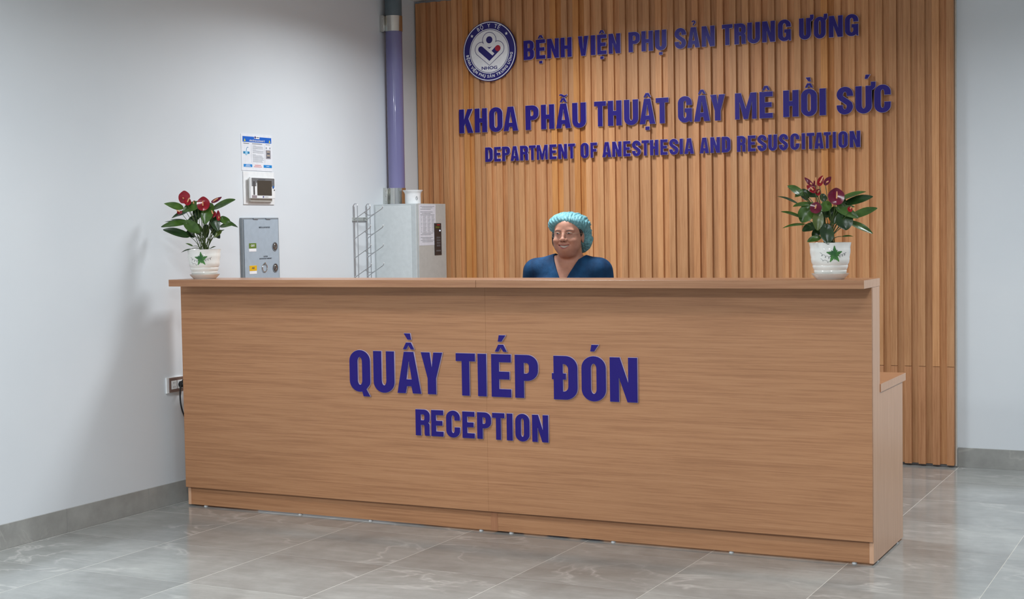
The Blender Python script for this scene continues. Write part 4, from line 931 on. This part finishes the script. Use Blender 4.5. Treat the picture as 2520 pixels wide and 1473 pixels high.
def mat_skin():
    N = NT('skin'); v = N.mapping((1, 1, 1)); n = N.noise(v, 30, 3)
    at = N.n('ShaderNodeAttribute'); at.attribute_name = 'lip'; at2 = N.n('ShaderNodeAttribute'); at2.attribute_name = 'mouth_nostril_dark'
    c = N.mix(at.outputs['Fac'], N.ramp(n, [(.3, srgb(170, 121, 101)), (.7, srgb(184, 134, 112))]), srgb(152, 84, 80)); c = N.mix(at2.outputs['Fac'], c, srgb(66, 24, 24))
    m_ = N.set(.5, 0, c, .35); N.b.inputs['Subsurface Weight'].default_value = .12; N.b.inputs['Subsurface Radius'].default_value = (.6, .25, .15); N.b.inputs['Subsurface Scale'].default_value = .01
    return m_
M['skin'] = mat_skin(); me.materials.append(M['skin'])
cx_, cy_, cz_ = V[:, 0], V[:, 1], V[:, 2]-EZ; zc = -.069+10*cx_**2
d_ = np.maximum(np.abs(cz_-zc+.0020)-np.maximum(.0125-7*cx_**2-.06*np.abs(cx_), .001), np.maximum(np.abs(cx_)-.032, cy_+.055))
lipf = np.clip(.5-d_/.003, 0, 1)*.85
nost = ((np.abs(cz_+.0430) < .0035) & (np.abs(np.abs(cx_)-.0068) < .0036) & (cy_ < -.085)).astype(float)*.8  # shade of the nostril hollows, painted in the mouth lining's dark tone
inm = np.maximum(nost, 0)+((np.abs(cz_-zc+.0015) < .0068) & (cy_ > -.0765+6*cx_**2) & (cy_ < -.05) & (np.abs(cx_) < .029)).astype(float)
for nm, ar in (('lip', lipf), ('mouth_nostril_dark', inm)):
    at_ = me.attributes.new(nm, 'FLOAT', 'POINT'); at_.data.foreach_set('value', ar.astype(np.float32))
mi = np.zeros(len(Q), np.int32)
me.polygons.foreach_set('material_index', mi); me.polygons.foreach_set('use_smooth', np.ones(len(Q), bool))
bo = bpy.data.objects.new('body', me); S.collection.objects.link(bo); bo.parent = pr
def net_obj(name, xs, ys, zs, fn, mat, parent=pr):
    X, Y, Z = xs[:, None, None], ys[None, :, None], zs[None, None, :]; Fq = fn(X, Y, Z)
    Fq[0] = Fq[-1] = .1; Fq[:, 0] = Fq[:, -1] = .1; Fq[:, :, 0] = Fq[:, :, -1] = .1
    V, Q = surface_nets(xs, ys, zs, Fq); me = bpy.data.meshes.new(name); me.from_pydata(V.tolist(), [], Q.tolist()); me.update(); me.materials.append(mat)
    me.polygons.foreach_set('use_smooth', np.ones(len(Q), bool)); o = bpy.data.objects.new(name, me); S.collection.objects.link(o); o.parent = parent; return o
def f_top(X, Y, Z):
    f = torso(X, Y, Z)-.011
    f = f+.0022*np.sin(38*X+9*Z+4*np.sin(14*Z))*np.clip((1.24-Z)*8, 0, 1)
    f = np.maximum(f, .80-Z)
    for s in (-1, 1):                                      # sleeves end above the elbow
        f = np.maximum(f, -np.maximum(np.abs(X-s*.27)-.10, Z-.99+0*X+0*Y)) if True else f
    vz = 1.120; hw = (Z-vz)*.50
    vcut = np.maximum(np.maximum(np.abs(X+.008)-hw, Y-.035), vz-Z)
    f = np.maximum(f, -vcut)
    ncut = np.sqrt(X**2+((Y-.040)*1.0)**2)-.088; ncut = np.maximum(ncut, 1.262-Z)
    f = np.maximum(f, -ncut)
    return f
def mat_scrub():
    N = NT('navy_scrub_cotton'); v = N.mapping((1, 1, .5)); n = N.noise(v, 16, 3); fb = N.noise(N.mapping((1, 1, 1)), 400, 2)
    N.bump(n, .5, .02); return N.set(.8, 0, N.ramp(n, [(.3, srgb(6, 36, 66)), (.7, srgb(14, 62, 100))]), .25)
M['scrub'] = mat_scrub()
net_obj('scrub_top', axis([(-.32, .32, .0034)]), axis([(-.20, .24, .0036)]), axis([(.78, 1.12, .007), (1.12, 1.32, .0028)]), f_top, M['scrub'])
net_obj('scrub_trousers', axis([(-.24, .24, .01)]), axis([(-.18, .24, .01)]), axis([(.06, .84, .012)]), lambda X, Y, Z: np.maximum(np.maximum(sm(legs(X, Y, Z, ell(X, Y, Z, (0, .03, .78), (.19, .15, .13)), .0)-.014, .5+0*X+0*Y, .001), .09-Z), Z-.825), M['scrub'])
for s in (-1, 1):
    net_obj('shoe', axis([(s*.11-.07, s*.11+.07, .007)]), axis([(-.20, .14, .007)]), axis([(.0, .12, .006)]), lambda X, Y, Z: np.maximum(sm(cap(X, Y, Z, (s*.10, .075, .042), (s*.116, -.11, .030), .048, .042), cap(X, Y, Z, (s*.10, .05, .05), (s*.10, .05, .09), .05, .047), .02), .002-Z), M['white'])
# dark hair under the net
def f_hair(X, Y, Z):
    Z = Z-EZ; f = ell(X, Y, Z, (0, .022, .026), (.084, .098, .080)); f = sm(f, ell(X, Y, Z, (0, .075, -.045), (.060, .045, .05)), .03)
    f = sm(f, ell(X, Y, Z, (-.085, .026, -.024), (.018, .030, .054)), .012); f = sm(f, ell(X, Y, Z, (.072, -.008, .010), (.010, .020, .030)), .010)
    f = np.maximum(f, -(Y+.50*Z+.022-.3*np.abs(X)*0)); f = np.maximum(f, -.072-Z)
    f = f+.0008*np.sin(600*Z+40*Y)*0
    return f
net_obj('hair', axis([(-.10, .10, .0035)]), axis([(-.11, .14, .0035)]), axis([(1.31, 1.55, .0035)]), f_hair, simple('dark_hair', srgb(30, 24, 24), .45))
# pleated bouffant cap
def f_capn(X, Y, Z):
    Z = Z-EZ
    f = ell(X, Y, Z, (-.004, .030, .049), (.116, .114, .068)); f = sm(f, ell(X, Y, Z, (.010, .085, -.034), (.102, .066, .090)), .05)
    # gathers run from the elastic edge over the crown
    dcut = Y+.92*Z+.012-.9*X*X*0                                    # distance in front of the elastic edge
    ang = np.arctan2(X, (Z-.92*Y)*.75+.02)
    puck = np.exp(-np.clip(dcut, 0, 9)/.05)
    f = f+puck*(.0012*np.sin(ang*46)+.0008*np.sin(ang*81+2))+.0030*np.sin(ang*13+3*np.sin(30*dcut))*(1-puck)*.8+.0014*np.sin(ang*34+8*np.sin(22*dcut)+2*X*30)
    f = f+.020*np.exp(-np.clip(dcut, 0, 9)/.012)*.6        # drawn in at the elastic
    f = np.maximum(f, -dcut/1.36)
    f = f+.0035*np.exp(-((X+.004)/.010)**2)*np.exp(-np.clip(dcut, 0, 9)/.035)
    # hollow where the head and hair are
    return f
capo = net_obj('hair_net', axis([(-.135, .135, .0021)]), axis([(-.11, .18, .0023)]), axis([(1.26, 1.55, .0021)]), f_capn, None)
capo.data.materials.clear()
N = NT('teal_nonwoven_cloth'); v = N.mapping((1, 1, 1)); n = N.noise(v, 60, 4, .6, .6); wv = N.n('ShaderNodeTexWave'); wv.inputs['Scale'].default_value = 26; wv.inputs['Distortion'].default_value = 5; wv.inputs['Detail'].default_value = 2; N.l(v, wv.inputs['Vector'])
N.bump(N.math('ADD', n, N.math('MULTIPLY', wv.outputs[1], .5)), .6, .004)
capo.data.materials.append(N.set(.6, 0, N.ramp(n, [(.3, srgb(74, 126, 134)), (.7, srgb(116, 168, 176))]), .4))
# eyes, brows, teeth, glasses
def surf_y(x, z):
    yy = np.linspace(-.13, .0, 521, dtype=np.float32); q = head(np.float32(x), yy, np.float32(z)+0*yy); k_ = np.argmax(q < 0); return float(yy[k_])
M['eye'] = simple('eye_white', srgb(214, 206, 200), .2); M['iris'] = simple('dark_iris', srgb(34, 22, 18), .15); M['lash'] = simple('lash_and_brow', srgb(66, 48, 42), .8); M['teeth'] = simple('teeth_enamel', srgb(224, 212, 196), .3); M['gold'] = simple('pale_gold_metal', srgb(150, 128, 108), .45, .5)
def fy(x, z): return -.0865+1.0*abs(abs(x)-.0315)**1.3*2
for s in (-1, 1):
    cx0 = s*.0315; b = MB(); P = []
    for i in range(9):
        t = -1+2*i/8; x = cx0+.0125*t; up_ = .0036*(1-t*t)**.6; dn = -.0024*(1-t*t)**.6
        P.append([(x, -.0862+.0040*t*t+s*t*.0018-.0010*(1-abs(u)), EZ+.0008+(dn+(up_-dn)*(u+1)/2)) for u in (-1, 0, 1)])
    ey = b.grid(P).build('eye', M['eye'], pr, True)
    MB().lathe([(.0042, 0), (.0042, -.0010), (.002, -.0018)], (cx0-.001, -.0868, EZ+.0010), 16, 'Y').build('iris', M['iris'], ey, True)
    MB().tube([(p[2][0], p[2][1]-.0008, p[2][2]+.0004) for p in P], .0010, 6).build('upper_lash', M['lash'], ey, True)
    bp_ = [(cx0+s*(-.018+.038*i/8), EZ+.0120+.0060*math.sin(PI*(i/8)*.80+.15)) for i in range(9)]; bp_ = [(x, surf_y(x, z)+.0004, z) for x, z in bp_]
    MB().tube(bp_, .0014, 6, rs=[.0014, .0019, .0021, .0020, .0018, .0016, .0014, .0011, .0007]).build('eyebrow', M['lash'], pr, True)
P = []
for i in range(33):
    x = -.0290+.058*i/32; zc_ = EZ-.069+10*x*x; hh = .0066-4.5*x*x; yb_ = -.0790+7.0*x*x+(.0006 if i % 4 == 0 else 0)
    P.append([(x, yb_+.0006, zc_-.0015-hh*.95), (x, yb_-.0004, zc_-.0015), (x, yb_, zc_-.0015+hh*.9)])
MB().grid(P).build('teeth', M['teeth'], pr, True)
gl = MB()
def rim(s): return [(s*.0350+.0265*math.cos(t)*(1-.08*math.sin(t)), -.1010+.010*abs(s*.0350+.0265*math.cos(t))**2*16, EZ-.009+.0160*math.sin(t)) for t in np.linspace(0, 2*PI, 32)[:-1]]
for s in (-1, 1):
    gl.tube(rim(s), .0007, 6, closed=True)
    gl.tube([(s*.057, -.0955, EZ-.001), (s*.069, -.085, EZ+.001), (s*.079, -.05, EZ+.001), (s*.083, .012, EZ-.004)], .0010, 6)
gl.tube([(-.0105, -.1005, EZ-.002), (-.005, -.1025, EZ+.0012), (.005, -.1025, EZ+.0012), (.0105, -.1005, EZ-.002)], .0008, 6)
go = gl.build('glasses', M['gold'], pr, True)
N = NT('clear_lens'); tr = N.n('ShaderNodeBsdfTransparent'); gs = N.n('ShaderNodeBsdfGlossy'); gs.inputs['Roughness'].default_value = .03; mx = N.n('ShaderNodeMixShader'); fr = N.n('ShaderNodeFresnel'); fr.inputs[0].default_value = 1.45
N.l(fr.outputs[0], mx.inputs[0]); N.l(tr.outputs[0], mx.inputs[1]); N.l(gs.outputs[0], mx.inputs[2]); N.l(mx.outputs[0], N.t.nodes['Material Output'].inputs[0])
for s in (-1, 1):
    r_ = rim(s); b = MB(); b.bm.faces.new([b.bm.verts.new(q) for q in r_]); b.build('lens', N.m, go)
